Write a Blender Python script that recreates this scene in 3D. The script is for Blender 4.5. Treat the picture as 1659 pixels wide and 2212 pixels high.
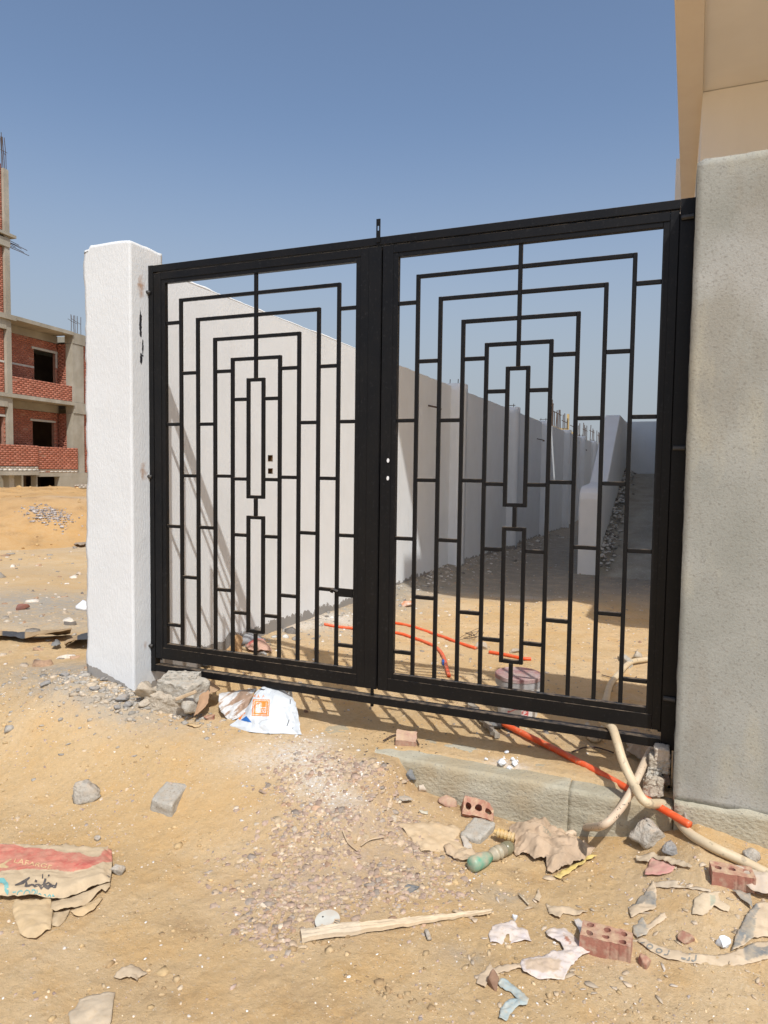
import bpy, bmesh, math, random
import numpy as np
from mathutils import Vector, Matrix

for _o in list(bpy.data.objects):
    bpy.data.objects.remove(_o)
SC = bpy.context.scene
COL = SC.collection
random.seed(7)
rng = np.random.default_rng(7)

# ------------------------------------------------------------------ camera
CAM = np.array([2.9871, -3.4259, 1.2788])
YAW, PITCH, ROLL = -0.3911, 0.0605, 0.0130
FPX, PX0, PY0 = 1500.0, 829.5, 1106.0            # focal length in units of a 1659 x 2212 picture
def _axes():
    cy, sy, cp, sp = math.cos(YAW), math.sin(YAW), math.cos(PITCH), math.sin(PITCH)
    f = np.array([sy*cp, cy*cp, -sp]); r = np.array([cy, -sy, 0.0]); u = np.cross(r, f)
    c, s = math.cos(ROLL), math.sin(ROLL)
    return c*r+s*u, -s*r+c*u, f
CR, CU, CF = _axes()
cam = bpy.data.cameras.new('camera')
camo = bpy.data.objects.new('camera', cam); COL.objects.link(camo)
camo.matrix_world = Matrix(((CR[0], CU[0], -CF[0], CAM[0]), (CR[1], CU[1], -CF[1], CAM[1]),
                            (CR[2], CU[2], -CF[2], CAM[2]), (0, 0, 0, 1)))
cam.sensor_fit = 'VERTICAL'; cam.sensor_height = 24.0
cam.lens = FPX/2212.0*24.0
cam.clip_start = 0.05; cam.clip_end = 3000
SC.camera = camo

# ------------------------------------------------------------------ sky and sun
SUN = Vector((0.77, -1.0, 1.747)).normalized()
EL = math.asin(SUN.z); AZ = math.atan2(SUN.x, SUN.y)
W = bpy.data.worlds.new('World'); SC.world = W; W.use_nodes = True
_sky = W.node_tree.nodes.new('ShaderNodeTexSky'); _sky.sky_type = 'NISHITA'; _sky.sun_disc = False
_sky.sun_elevation = EL; _sky.sun_rotation = AZ; _sky.altitude = 100
_sky.air_density = 1.0; _sky.dust_density = 2.2; _sky.ozone_density = 1.0
_bg = W.node_tree.nodes['Background']; _nt = W.node_tree
# desert dust: the blue fades to a pale grey towards the horizon, the same all the way round
_tc = _nt.nodes.new('ShaderNodeTexCoord'); _sx = _nt.nodes.new('ShaderNodeSeparateXYZ'); _nt.links.new(_tc.outputs['Generated'], _sx.inputs[0])
_mr = _nt.nodes.new('ShaderNodeMapRange'); _mr.interpolation_type = 'SMOOTHSTEP'
for _i, _v in ((1, .46), (2, .05), (3, 0.0), (4, .9)): _mr.inputs[_i].default_value = _v
_nt.links.new(_sx.outputs[2], _mr.inputs[0])
_mx = _nt.nodes.new('ShaderNodeMix'); _mx.data_type = 'RGBA'
_nt.links.new(_mr.outputs[0], _mx.inputs[0]); _nt.links.new(_sky.outputs[0], _mx.inputs[6]); _mx.inputs[7].default_value = (2.62, 2.92, 3.28, 1)
_nt.links.new(_mx.outputs[2], _bg.inputs[0])
_bg.inputs[1].default_value = 0.148
sl = bpy.data.lights.new('sun', 'SUN'); sl.energy = 3.7; sl.angle = math.radians(0.55); sl.color = (1.0, 0.99, 0.968)
so = bpy.data.objects.new('sun', sl); COL.objects.link(so)
so.rotation_euler = SUN.to_track_quat('Z', 'Y').to_euler(); so.location = (6, -8, 14)
SC.view_settings.view_transform = 'Standard'; SC.view_settings.look = 'None'
SC.view_settings.exposure = 0.0; SC.view_settings.gamma = 1.0; SC.view_settings.use_curve_mapping = False

# ------------------------------------------------------------------ where photo points lie in the place
def ray(px, py):
    return CF + CR*((px-PX0)/FPX) + CU*((PY0-py)/FPX)
def OX(px, py, X):
    d = ray(px, py); return CAM + d*((X-CAM[0])/d[0])
def OY(px, py, Y):
    d = ray(px, py); return CAM + d*((Y-CAM[1])/d[1])
def OZ(px, py, Z):
    d = ray(px, py); return CAM + d*((Z-CAM[2])/d[2])

# ------------------------------------------------------------------ noise
def _hash(ix, iy, iz, seed):
    h = (ix*374761393 + iy*668265263 + iz*1274126177 + seed*974634777) & 0xffffffff
    h = ((h ^ (h >> 13))*1274126177) & 0xffffffff
    return ((h ^ (h >> 16)) & 0xffff)/32767.5-1.0
def vnoise(x, y, z=0.0, seed=0):
    x = np.asarray(x, float); y = np.asarray(y, float); z = np.zeros_like(x)+z
    ix, iy, iz = np.floor(x).astype(np.int64), np.floor(y).astype(np.int64), np.floor(z).astype(np.int64)
    fx, fy, fz = x-ix, y-iy, z-iz
    fx, fy, fz = [t*t*t*(t*(t*6-15)+10) for t in (fx, fy, fz)]
    r = 0
    for a in (0, 1):
        wx = fx if a else 1-fx
        for b in (0, 1):
            wy = fy if b else 1-fy
            for c in (0, 1):
                wz = fz if c else 1-fz
                r = r + wx*wy*wz*_hash(ix+a, iy+b, iz+c, seed)
    return r
def fbm(x, y, z=0.0, seed=0, oct=4):
    s, a, t = 0, 1.0, 0
    for i in range(oct):
        k = 2.03**i
        s = s + a*vnoise(np.asarray(x)*k+i*7.3, np.asarray(y)*k-i*3.1, np.asarray(z)*k, seed+i); t += a; a *= .5
    return s/t
def crease(x, y, seed=0):
    """crumpled-paper relief: linear facets between random heights on a triangular lattice"""
    x = np.asarray(x, float)+.35*vnoise(x, y, 0, seed+70); y = np.asarray(y, float)+.35*vnoise(x, y, 3, seed+71)
    k = (x+y)*.36603; x, y = x+k, y+k
    ix, iy = np.floor(x).astype(np.int64), np.floor(y).astype(np.int64); fx, fy = x-ix, y-iy
    h = lambda a, b: _hash(ix+a, iy+b, ix*0, seed)
    return np.where(fx > fy, h(0, 0)*(1-fx)+h(1, 0)*(fx-fy)+h(1, 1)*fy, h(0, 0)*(1-fy)+h(0, 1)*(fy-fx)+h(1, 1)*fx)
def sstep(t):
    t = np.clip(t, 0, 1); return t*t*(3-2*t)
def gau(x, y, cx, cy, sx, sy):
    return np.exp(-((x-cx)/sx)**2-((y-cy)/sy)**2)

# ------------------------------------------------------------------ terrain height
GX = [-40, -8, -3, -1, -.40, -.1, 0, .28, .6, 1.2, 1.74, 1.84, 2.1, 2.6, 2.9, 3.15, 3.4, 4, 6, 40]
GZ = [-.35, -.3, -.2, -.12, -.035, -.075, -.10, -.15, -.165, -.18, -.198, -.335, -.39, -.43, -.375, -.25, -.3, -.38, -.4, -.4]
def hbase(x, y):
    x = np.asarray(x, float); y = np.asarray(y, float)
    g = np.interp(x, GX, GZ)
    d = -.16-y
    out = g + (-.41-g)*sstep(d/.95)
    out = np.where(y > -.16, g + (-.33-g)*sstep((y+.16)/9.0), out)
    yard = -.186-.022*np.clip(y, 0, 9)-.018*np.clip(y-9, 0, 12)
    yard = yard + .07*gau(x, y, 1.95, 4.7, .35, .6) - .03*gau(x, y, 2.75, 4.6, .45, .8)
    yard = yard + np.exp(-((x+.2)/.45)**2)*(.07*sstep((y-.6)/1.0)+.09*gau(y, 0, 7.0, 0, 2.0, 1))
    inside = sstep((x+.30)/.08)*sstep((y+.105)/.06)
    inside = inside*np.where(x < 1.2, sstep((y+.1)/.5), 1.0)
    z = out*(1-inside)+yard*inside
    z = z + .015*gau(x, y, -.15, -.30, .35, .12)
    return z
def hfine(x, y):
    near = np.exp(-np.clip(np.hypot(x-2, y-.5)-4, 0, 100)/6)
    r = .05*fbm(x*.5, y*.5, 0, 11, 3)*(1-near*.75)
    r = r + .011*fbm(x*2.6, y*2.6, 0, 1, 3)+.006*fbm(x*9, y*9, 0, 2, 3)*near
    r = r + .0045*np.abs(fbm(x*26, y*26, 0, 3, 2))*near
    r = r + .006*np.clip(fbm(x*13, y*13, 0, 5, 2)-.15, 0, 1)*near
    r = r + (.0035*np.clip(crease(x*17, y*17, 61), 0, 1)+.0022*crease(x*38, y*38, 62))*near*(.5+.7*np.clip(fbm(x*1.6, y*1.6, 0, 63, 3)+.3, 0, 1))
    flat = gau(x, y, 2.2, -.1, 1.0, .09)
    return r*(1-.7*flat)
def hfun(x, y):
    x = np.asarray(x, float); y = np.asarray(y, float)
    return hbase(x, y)+hfine(x, y)
def hz(x, y):
    return float(hfun(np.array([x]), np.array([y]))[0])
def G(px, py):
    z = -.3
    for i in range(25):
        q = OZ(px, py, z)
        z = z*.4+.6*float(hbase(np.array([q[0]]), np.array([q[1]]))[0])
    q = OZ(px, py, z)
    return Vector((q[0], q[1], hz(q[0], q[1])))
def GA(pts):
    return [G(*p) for p in pts]

# ------------------------------------------------------------------ materials
def N(nt, t, **kw):
    n = nt.nodes.new(t)
    for k, v in kw.items():
        setattr(n, k, v)
    return n
def newmat(name):
    m = bpy.data.materials.new(name); m.use_nodes = True
    nt = m.node_tree; b = nt.nodes['Principled BSDF']
    return m, nt, b
def L(nt, a, b):
    nt.links.new(a, b)
def noise_fac(nt, scale, detail=4, lo=.4, hi=.6, rough=.55, coord=None, kind='Object', stretch=None):
    if coord is None:
        coord = N(nt, 'ShaderNodeTexCoord').outputs[kind]
    if stretch:
        mp = N(nt, 'ShaderNodeMapping'); mp.inputs['Scale'].default_value = stretch
        L(nt, coord, mp.inputs[0]); coord = mp.outputs[0]
    n = N(nt, 'ShaderNodeTexNoise'); n.inputs['Scale'].default_value = scale
    n.inputs['Detail'].default_value = detail; n.inputs['Roughness'].default_value = rough
    L(nt, coord, n.inputs['Vector'])
    r = N(nt, 'ShaderNodeMapRange'); r.inputs[1].default_value = lo; r.inputs[2].default_value = hi
    L(nt, n.outputs[0], r.inputs[0])
    return r.outputs[0], n.outputs[0]
def mixc(nt, fac, a, b, mode='MIX'):
    m = N(nt, 'ShaderNodeMix', data_type='RGBA', blend_type=mode)
    def put(s, v):
        if isinstance(v, tuple):
            s.default_value = (*v, 1.0)[:4]
        else:
            L(nt, v, s)
    if isinstance(fac, (int, float)):
        m.inputs[0].default_value = fac
    else:
        L(nt, fac, m.inputs[0])
    put(m.inputs[6], a); put(m.inputs[7], b)
    return m.outputs[2]
def mth(nt, op, a, b=None, clamp=False):
    m = N(nt, 'ShaderNodeMath', operation=op, use_clamp=clamp)
    for i, v in enumerate((a, b)):
        if v is None: continue
        if isinstance(v, (int, float)): m.inputs[i].default_value = v
        else: L(nt, v, m.inputs[i])
    return m.outputs[0]
def bump(nt, b, h, strength, dist, prev=None):
    n = N(nt, 'ShaderNodeBump'); n.inputs['Strength'].default_value = strength; n.inputs['Distance'].default_value = dist
    L(nt, h, n.inputs['Height'])
    if prev is not None: L(nt, prev, n.inputs['Normal'])
    L(nt, n.outputs[0], b.inputs['Normal'])
    return n.outputs[0]
def attr(nt, name):
    a = N(nt, 'ShaderNodeAttribute', attribute_name=name); return a
SAND = (.52, .355, .195)
def pmat(name, c1, c2, scale=20, rough=.85, bs=.35, bd=.004, bscale=120, dust=0.0, spec=.3, metallic=0.0, speck=None, big=None, stretch=None):
    """mottled material: two colours, fine relief, optional dust lying on upward faces, optional specks, optional large stains"""
    m, nt, b = newmat(name)
    co = N(nt, 'ShaderNodeTexCoord').outputs['Object']
    f, _ = noise_fac(nt, scale, 5, .35, .65, coord=co, stretch=stretch)
    c = mixc(nt, f, c1, c2)
    if big:
        fb, _ = noise_fac(nt, big[1], 4, .48, .62, coord=co)
        c = mixc(nt, mth(nt, 'MULTIPLY', fb, big[2]), c, big[0])
    if speck:
        fs, _ = noise_fac(nt, speck[1], 2, .62, .68, coord=co)
        c = mixc(nt, mth(nt, 'MULTIPLY', fs, speck[2]), c, speck[0])
    if dust:
        g = N(nt, 'ShaderNodeNewGeometry'); sx = N(nt, 'ShaderNodeSeparateXYZ'); L(nt, g.outputs['Normal'], sx.inputs[0])
        fd, _ = noise_fac(nt, 30, 4, .35, .7, kind='Object')
        k = mth(nt, 'MULTIPLY', mth(nt, 'MULTIPLY', mth(nt, 'MAXIMUM', sx.outputs[2], 0.0), dust*1.4), fd, True)
        c = mixc(nt, k, c, (SAND[0]*1.05, SAND[1]*1.1, SAND[2]*1.25))
    L(nt, c, b.inputs['Base Color'])
    b.inputs['Roughness'].default_value = rough; b.inputs['Specular IOR Level'].default_value = spec
    b.inputs['Metallic'].default_value = metallic
    if bs:
        _, h = noise_fac(nt, bscale, 5, coord=co, stretch=stretch)
        bump(nt, b, h, bs, bd)
    return m
def attrmat(name, rough=.8, bs=.25, bscale=90, bd=.002, spec=.3, var=.15, vscale=25, trans=0.0, dust=0.0):
    """colour comes from the mesh colour layer (flat print), plus mottling"""
    m, nt, b = newmat(name)
    a = attr(nt, 'Col')
    f, _ = noise_fac(nt, vscale, 5, .3, .7)
    v = mth(nt, 'ADD', mth(nt, 'MULTIPLY', f, 2*var), 1-var)
    cc = N(nt, 'ShaderNodeVectorMath', operation='SCALE'); L(nt, a.outputs['Color'], cc.inputs[0]); L(nt, v, cc.inputs['Scale'])
    out = cc.outputs[0]
    if dust:
        fd, _ = noise_fac(nt, 14, 6, .30, .72, rough=.68)
        out = mixc(nt, mth(nt, 'MULTIPLY', fd, dust), out, (.62, .49, .33))
        fe, _ = noise_fac(nt, 70, 5, .52, .7, rough=.7)
        out = mixc(nt, mth(nt, 'MULTIPLY', fe, dust), out, (.50, .375, .24))
    L(nt, out, b.inputs['Base Color'])
    b.inputs['Roughness'].default_value = rough; b.inputs['Specular IOR Level'].default_value = spec
    if trans: b.inputs['Transmission Weight'].default_value = trans
    _, h = noise_fac(nt, bscale, 4)
    bump(nt, b, h, bs, bd)
    return m

# ------------------------------------------------------------------ mesh building
class MB:
    def __init__(s): s.v = []; s.f = []
    def add(s, v, f):
        n = len(s.v); s.v += [tuple(map(float, p)) for p in v]; s.f += [tuple(i+n for i in q) for q in f]; return s
    def box(s, x0, x1, y0, y1, z0, z1):
        v = [(x, y, z) for z in (z0, z1) for y in (y0, y1) for x in (x0, x1)]
        return s.add(v, [(0, 2, 3, 1), (4, 5, 7, 6), (0, 1, 5, 4), (1, 3, 7, 5), (3, 2, 6, 7), (2, 0, 4, 6)])
    def prism(s, poly, h, up=Vector((0, 0, 1))):
        n = len(poly); v = [tuple(p) for p in poly]+[tuple(Vector(p)+up*h) for p in poly]
        f = [tuple(range(n-1, -1, -1)), tuple(range(n, 2*n))]+[(i, (i+1) % n, n+(i+1) % n, n+i) for i in range(n)]
        return s.add(v, f)
    def tube(s, path, r, n=8, caps=True):
        P = [Vector(p) for p in path]; m = len(P)
        R = r if isinstance(r, (list, tuple)) else [r]*m
        rings = []; prev = None
        for i in range(m):
            t = (P[min(i+1, m-1)]-P[max(i-1, 0)]).normalized()
            if prev is None:
                a = t.orthogonal().normalized()
            else:
                a = (prev-t*prev.dot(t)).normalized()
            prev = a; b = t.cross(a)
            rings += [P[i]+(a*math.cos(2*math.pi*k/n)+b*math.sin(2*math.pi*k/n))*R[i] for k in range(n)]
        f = [(i*n+k, i*n+(k+1) % n, (i+1)*n+(k+1) % n, (i+1)*n+k) for i in range(m-1) for k in range(n)]
        if caps: f += [tuple(range(n-1, -1, -1)), tuple(range((m-1)*n, m*n))]
        return s.add(rings, f)
    def lathe(s, prof, c, n=40):
        v = [(c[0]+r*math.cos(2*math.pi*k/n), c[1]+r*math.sin(2*math.pi*k/n), c[2]+z) for r, z in prof for k in range(n)]
        m = len(prof)
        f = [(i*n+k, i*n+(k+1) % n, (i+1)*n+(k+1) % n, (i+1)*n+k) for i in range(m-1) for k in range(n)]
        f += [tuple(range(n-1, -1, -1)), tuple(range((m-1)*n, m*n))]
        return s.add(v, f)
def mesh_np(name, V, F, cols=None, smooth=False):
    me = bpy.data.meshes.new(name)
    V = np.asarray(V, np.float32); F = np.asarray(F, np.int32); k = F.shape[1]
    me.vertices.add(len(V)); me.vertices.foreach_set('co', V.ravel())
    me.loops.add(F.size); me.loops.foreach_set('vertex_index', F.ravel())
    me.polygons.add(len(F)); me.polygons.foreach_set('loop_start', np.arange(0, F.size, k, dtype=np.int32))
    if smooth: me.polygons.foreach_set('use_smooth', np.ones(len(F), bool))
    me.update(calc_edges=True)
    if cols is not None: setcol(me, cols)
    me.validate()
    return me
def setcol(me, cols, name='Col'):
    c = np.asarray(cols, np.float32)
    if c.shape[1] == 3: c = np.concatenate([c, np.ones((len(c), 1), np.float32)], 1)
    a = me.color_attributes.new(name, 'FLOAT_COLOR', 'POINT'); a.data.foreach_set('color', c.ravel())
def link(name, me, mat, parent=None):
    o = bpy.data.objects.new(name, me); COL.objects.link(o)
    if mat is not None and not me.materials: me.materials.append(mat)
    if parent is not None: o.parent = parent
    return o
def build(name, mb, mat, parent=None, smooth=False, bevel=0.0):
    me = bpy.data.meshes.new(name); me.from_pydata(mb.v, [], mb.f)
    if bevel:
        bm = bmesh.new(); bm.from_mesh(me)
        bmesh.ops.bevel(bm, geom=list(bm.edges), offset=bevel, segments=1, affect='EDGES', profile=.5)
        bm.to_mesh(me); bm.free()
    if smooth:
        for p in me.polygons: p.use_smooth = True
    me.update()
    return link(name, me, mat, parent)
def tag(o, label=None, cat=None, group=None, kind=None):
    if label: o['label'] = label
    if cat: o['category'] = cat
    if group: o['group'] = group
    if kind: o['kind'] = kind
    return o
def empty(name, loc=(0, 0, 0), label=None, cat=None, group=None):
    o = bpy.data.objects.new(name, None); COL.objects.link(o); o.location = loc; o.empty_display_size = .1
    return tag(o, label, cat, group)
def rough_box(x0, x1, y0, y1, z0, z1, step, amp, seed=0, freq=3.0, skip=()):
    """box with finely divided, slightly uneven faces"""
    nx, ny, nz = [max(1, int(round((b-a)/step))) for a, b in ((x0, x1), (y0, y1), (z0, z1))]
    idx = {}; V = []; F = []
    def vid(i, j, k):
        key = (i, j, k)
        if key not in idx:
            idx[key] = len(V); V.append((x0+(x1-x0)*i/nx, y0+(y1-y0)*j/ny, z0+(z1-z0)*k/nz))
        return idx[key]
    for i in range(nx):
        for j in range(ny):
            if 'b' not in skip: F.append((vid(i, j, 0), vid(i, j+1, 0), vid(i+1, j+1, 0), vid(i+1, j, 0)))
            F.append((vid(i, j, nz), vid(i+1, j, nz), vid(i+1, j+1, nz), vid(i, j+1, nz)))
    for i in range(nx):
        for k in range(nz):
            F.append((vid(i, 0, k), vid(i+1, 0, k), vid(i+1, 0, k+1), vid(i, 0, k+1)))
            F.append((vid(i, ny, k), vid(i, ny, k+1), vid(i+1, ny, k+1), vid(i+1, ny, k)))
    for j in range(ny):
        for k in range(nz):
            F.append((vid(0, j, k), vid(0, j, k+1), vid(0, j+1, k+1), vid(0, j+1, k)))
            F.append((vid(nx, j, k), vid(nx, j+1, k), vid(nx, j+1, k+1), vid(nx, j, k+1)))
    V = np.array(V)
    if amp:
        D = np.stack([fbm(V[:, 0]*freq+s, V[:, 1]*freq+s*2, V[:, 2]*freq, seed+s, 4) for s in (0, 5, 9)], 1)
        V = V + D*amp*1.6
    return V, np.array(F)
_ico = None
def ico(sub):
    bm = bmesh.new(); bmesh.ops.create_icosphere(bm, subdivisions=sub, radius=1.0)
    V = np.array([v.co[:] for v in bm.verts]); F = np.array([[v.index for v in f.verts] for f in bm.faces]); bm.free()
    return V, F
ICO1, ICO2, ICO3 = ico(1), ico(2), ico(3)
def rock_me(name, size, seed, sub=3, cut=.35, amp=.2):
    """angular stone: sphere shorn by planes, then roughened"""
    V, F = {2: ICO2, 3: ICO3}[sub]; V = V.copy(); r = np.random.default_rng(seed)
    for i in range(15):
        n = r.normal(size=3); n /= np.linalg.norm(n); d = r.uniform(.38, .78)
        s = V@n; over = np.clip(s-d, 0, None); V = V-over[:, None]*n*.97
    V = V*(1+.07*fbm(V[:, 0]*9+seed, V[:, 1]*9, V[:, 2]*9, seed, 3))[:, None]
    nn = fbm(V[:, 0]*2.2+seed, V[:, 1]*2.2, V[:, 2]*2.2, seed, 4)
    V = V*(1+amp*nn)[:, None]
    V = V/np.abs(V).max(0)*np.array(size)*.5
    return mesh_np(name, V, F)
def rock(name, px, py, size, seed, mat, label, cat, rot=0, sink=.25, group=None, amp=.2, parent=None, loc=None):
    me = rock_me(name, size, seed, amp=amp)
    o = link(name, me, mat, parent)
    g = G(px, py) if loc is None else Vector(loc)
    o.location = (g.x, g.y, g.z+size[2]*(.5-sink)) if loc is None else g
    o.rotation_euler = (0, 0, rot)
    if label: tag(o, label, cat, group)
    return o
def inpoly(X, Y, poly):
    r = np.zeros(X.shape, bool); n = len(poly); j = n-1
    for i in range(n):
        xi, yi = poly[i][0], poly[i][1]; xj, yj = poly[j][0], poly[j][1]
        c = ((yi > Y) != (yj > Y)) & (X < (xj-xi)*(Y-yi)/(yj-yi+1e-12)+xi)
        r ^= c; j = i
    return r
def snap(P, poly):
    A = np.array([p[:2] for p in poly]); B = np.roll(A, -1, 0)
    best = None; bd = None
    for a, b in zip(A, B):
        t = np.clip(((P-a)@(b-a))/max(1e-12, (b-a)@(b-a)), 0, 1); q = a+t[:, None]*(b-a); d = ((P-q)**2).sum(1)
        if best is None: best, bd = q, d
        else:
            k = d < bd; best = np.where(k[:, None], q, best); bd = np.where(k, d, bd)
    return best, np.sqrt(bd)
def sheet(name, poly, mat, step=.006, lift=.004, fold=.006, ff=14, fseed=0, thick=.0012, color=(.5, .4, .3), paint=None,
          dirn=0.0, hump=None, edge=.005, parent=None, label=None, cat=None, group=None, stretch=2.2):
    """a sheet of paper, cloth or plastic lying on the ground; poly is given in photo points"""
    W3 = [G(*p) for p in poly]; P2 = [(w.x, w.y) for w in W3]
    A = np.array(P2); lo, hi = A.min(0)-step, A.max(0)+step
    xs = np.arange(lo[0], hi[0]+step, step); ys = np.arange(lo[1], hi[1]+step, step)
    cx, cy = np.meshgrid((xs[:-1]+xs[1:])/2, (ys[:-1]+ys[1:])/2, indexing='ij')
    keep = inpoly(cx, cy, P2)
    ids = -np.ones((len(xs), len(ys)), int)
    I, J = np.nonzero(keep)
    for a, b in ((0, 0), (1, 0), (1, 1), (0, 1)): ids[I+a, J+b] = 0
    vi, vj = np.nonzero(ids == 0); ids[vi, vj] = np.arange(len(vi))
    XY = np.stack([xs[vi], ys[vj]], 1)
    cnt = np.zeros(len(XY))
    for a, b in ((0, 0), (1, 0), (1, 1), (0, 1)): np.add.at(cnt, ids[I+a, J+b], 1)
    q, d = snap(XY, P2); bnd = cnt < 4
    XY[bnd] = q[bnd]; d[bnd] = 0
    jx = fbm(XY[:, 0]*60, XY[:, 1]*60, 0, fseed+40, 2)*.004*min(1, fold/.004)
    XY = XY+np.stack([jx, -jx], 1)*.7
    c, s = math.cos(dirn), math.sin(dirn)
    U = XY[:, 0]*c+XY[:, 1]*s; Vv = -XY[:, 0]*s+XY[:, 1]*c
    f = (.5+.5*crease(U*ff*1.5/stretch*1.6, Vv*ff*1.5, fseed))*fold*.8+crease(U*ff*2.6+9, Vv*ff*3.4, fseed+5)*fold*.33+crease(U*ff*6.5, Vv*ff*6.5, fseed+8)*fold*.12
    g = hbase(XY[:, 0], XY[:, 1])+fbm(XY[:, 0]*2.6, XY[:, 1]*2.6, 0, 1, 3)*.011+.006
    z = np.maximum(g+lift+f, hfun(XY[:, 0], XY[:, 1])+lift*.3-.002)
    if edge: z = z-edge*np.clip(1-d/.03, 0, 1)*np.clip(.9+1.6*fbm(XY[:, 0]*22, XY[:, 1]*22, 0, fseed+3, 2), 0, 2)
    if hump is not None: z = z+hump(XY[:, 0], XY[:, 1], d)
    n = len(XY)
    top = np.column_stack([XY, z]); bot = np.column_stack([XY, z-thick])
    q4 = np.stack([ids[I, J], ids[I+1, J], ids[I+1, J+1], ids[I, J+1]], 1)
    F = np.concatenate([q4, q4[:, ::-1]+n])
    ed = {}
    for q in q4.tolist():
        for k in range(4):
            a, b = q[k], q[(k+1) % 4]
            if (b, a) in ed: del ed[(b, a)]
            else: ed[(a, b)] = 1
    if ed:
        E = np.array([(b, a, a+n, b+n) for a, b in ed]); F = np.concatenate([F, E])
    cols = np.tile(np.array(color, float), (n, 1))
    if paint:
        for pp, colr in paint:
            pw = [(w.x, w.y) for w in GA(pp)]
            k = inpoly(XY[:, 0], XY[:, 1], pw); cols[k] = colr
    o = link(name, mesh_np(name, np.concatenate([top, bot]), F, np.concatenate([cols, cols]), smooth=False), mat, parent)
    if label: tag(o, label, cat, group)
    o_z = lambda x, y: float(z[np.argmin((XY[:, 0]-x)**2+(XY[:, 1]-y)**2)])
    return o, o_z
def catmull(P, n):
    P = np.asarray(P, float); m = len(P); t = np.linspace(0, m-1, n); i = np.clip(np.floor(t).astype(int), 0, m-2); u = (t-i)
    g = lambda k: P[np.clip(k, 0, m-1)]
    p0, p1, p2, p3 = g(i-1), g(i), g(i+1), g(i+2)
    u = u.reshape([-1]+[1]*(P.ndim-1))
    return .5*((2*p1)+(-p0+p2)*u+(2*p0-5*p1+4*p2-p3)*u*u+(-p0+3*p1-3*p2+p3)*u**3)
def patch_grid(rows, nu, nv):
    g = catmull(np.asarray(rows, float), nv)
    return catmull(g.transpose(1, 0, 2), nu).transpose(1, 0, 2)
def grid_mesh(name, Gd, thick=.0015, cols=None):
    nv, nu = Gd.shape[:2]
    du = np.gradient(Gd, axis=1); dv = np.gradient(Gd, axis=0); nn = np.cross(du, dv)
    nn /= np.linalg.norm(nn, axis=2, keepdims=True)+1e-9
    A = Gd.reshape(-1, 3); B = (Gd-nn*thick).reshape(-1, 3); n = len(A)
    id_ = np.arange(n).reshape(nv, nu)
    q = np.stack([id_[:-1, :-1], id_[:-1, 1:], id_[1:, 1:], id_[1:, :-1]], -1).reshape(-1, 4)
    F = [q, q[:, ::-1]+n]
    for a, b in ((id_[0, :-1], id_[0, 1:]), (id_[1:, 0], id_[:-1, 0]), (id_[-1, 1:], id_[-1, :-1]), (id_[:-1, -1], id_[1:, -1])):
        F.append(np.stack([b.ravel(), a.ravel(), a.ravel()+n, b.ravel()+n], 1))
    return mesh_np(name, np.concatenate([A, B]), np.concatenate(F), None if cols is None else np.concatenate([cols, cols]), True)
def text_geo(s, size):
    cu = bpy.data.curves.new('lettering', 'FONT'); cu.body = s; cu.size = size; cu.align_x = 'LEFT'
    o = bpy.data.objects.new('lettering', cu); COL.objects.link(o)
    dg = bpy.context.evaluated_depsgraph_get(); me = bpy.data.meshes.new_from_object(o.evaluated_get(dg))
    bpy.data.objects.remove(o)
    bm = bmesh.new(); bm.from_mesh(me)
    bmesh.ops.triangulate(bm, faces=list(bm.faces))
    bmesh.ops.subdivide_edges(bm, edges=[e for e in bm.edges if e.calc_length() > size*.3], cuts=1)
    bmesh.ops.triangulate(bm, faces=list(bm.faces))
    V = [tuple(v.co) for v in bm.verts]; F = [tuple(v.index for v in f.verts) for f in bm.faces]; bm.free()
    bpy.data.meshes.remove(me)
    return V, F
def stroke_geo(pts, w):
    """flat brush stroke along 2D points"""
    V = []; F = []
    for i, p in enumerate(pts):
        a = Vector(pts[max(0, i-1)][:2]); b = Vector(pts[min(len(pts)-1, i+1)][:2]); t = (b-a).normalized(); n = Vector((-t.y, t.x))
        ww = w*(p[2] if len(p) > 2 else 1)/2; c = Vector(p[:2])
        V += [(*(c+n*ww), 0), (*(c-n*ww), 0)]
        if i: F.append((2*i-2, 2*i-1, 2*i+1, 2*i))
    return V, F

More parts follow.
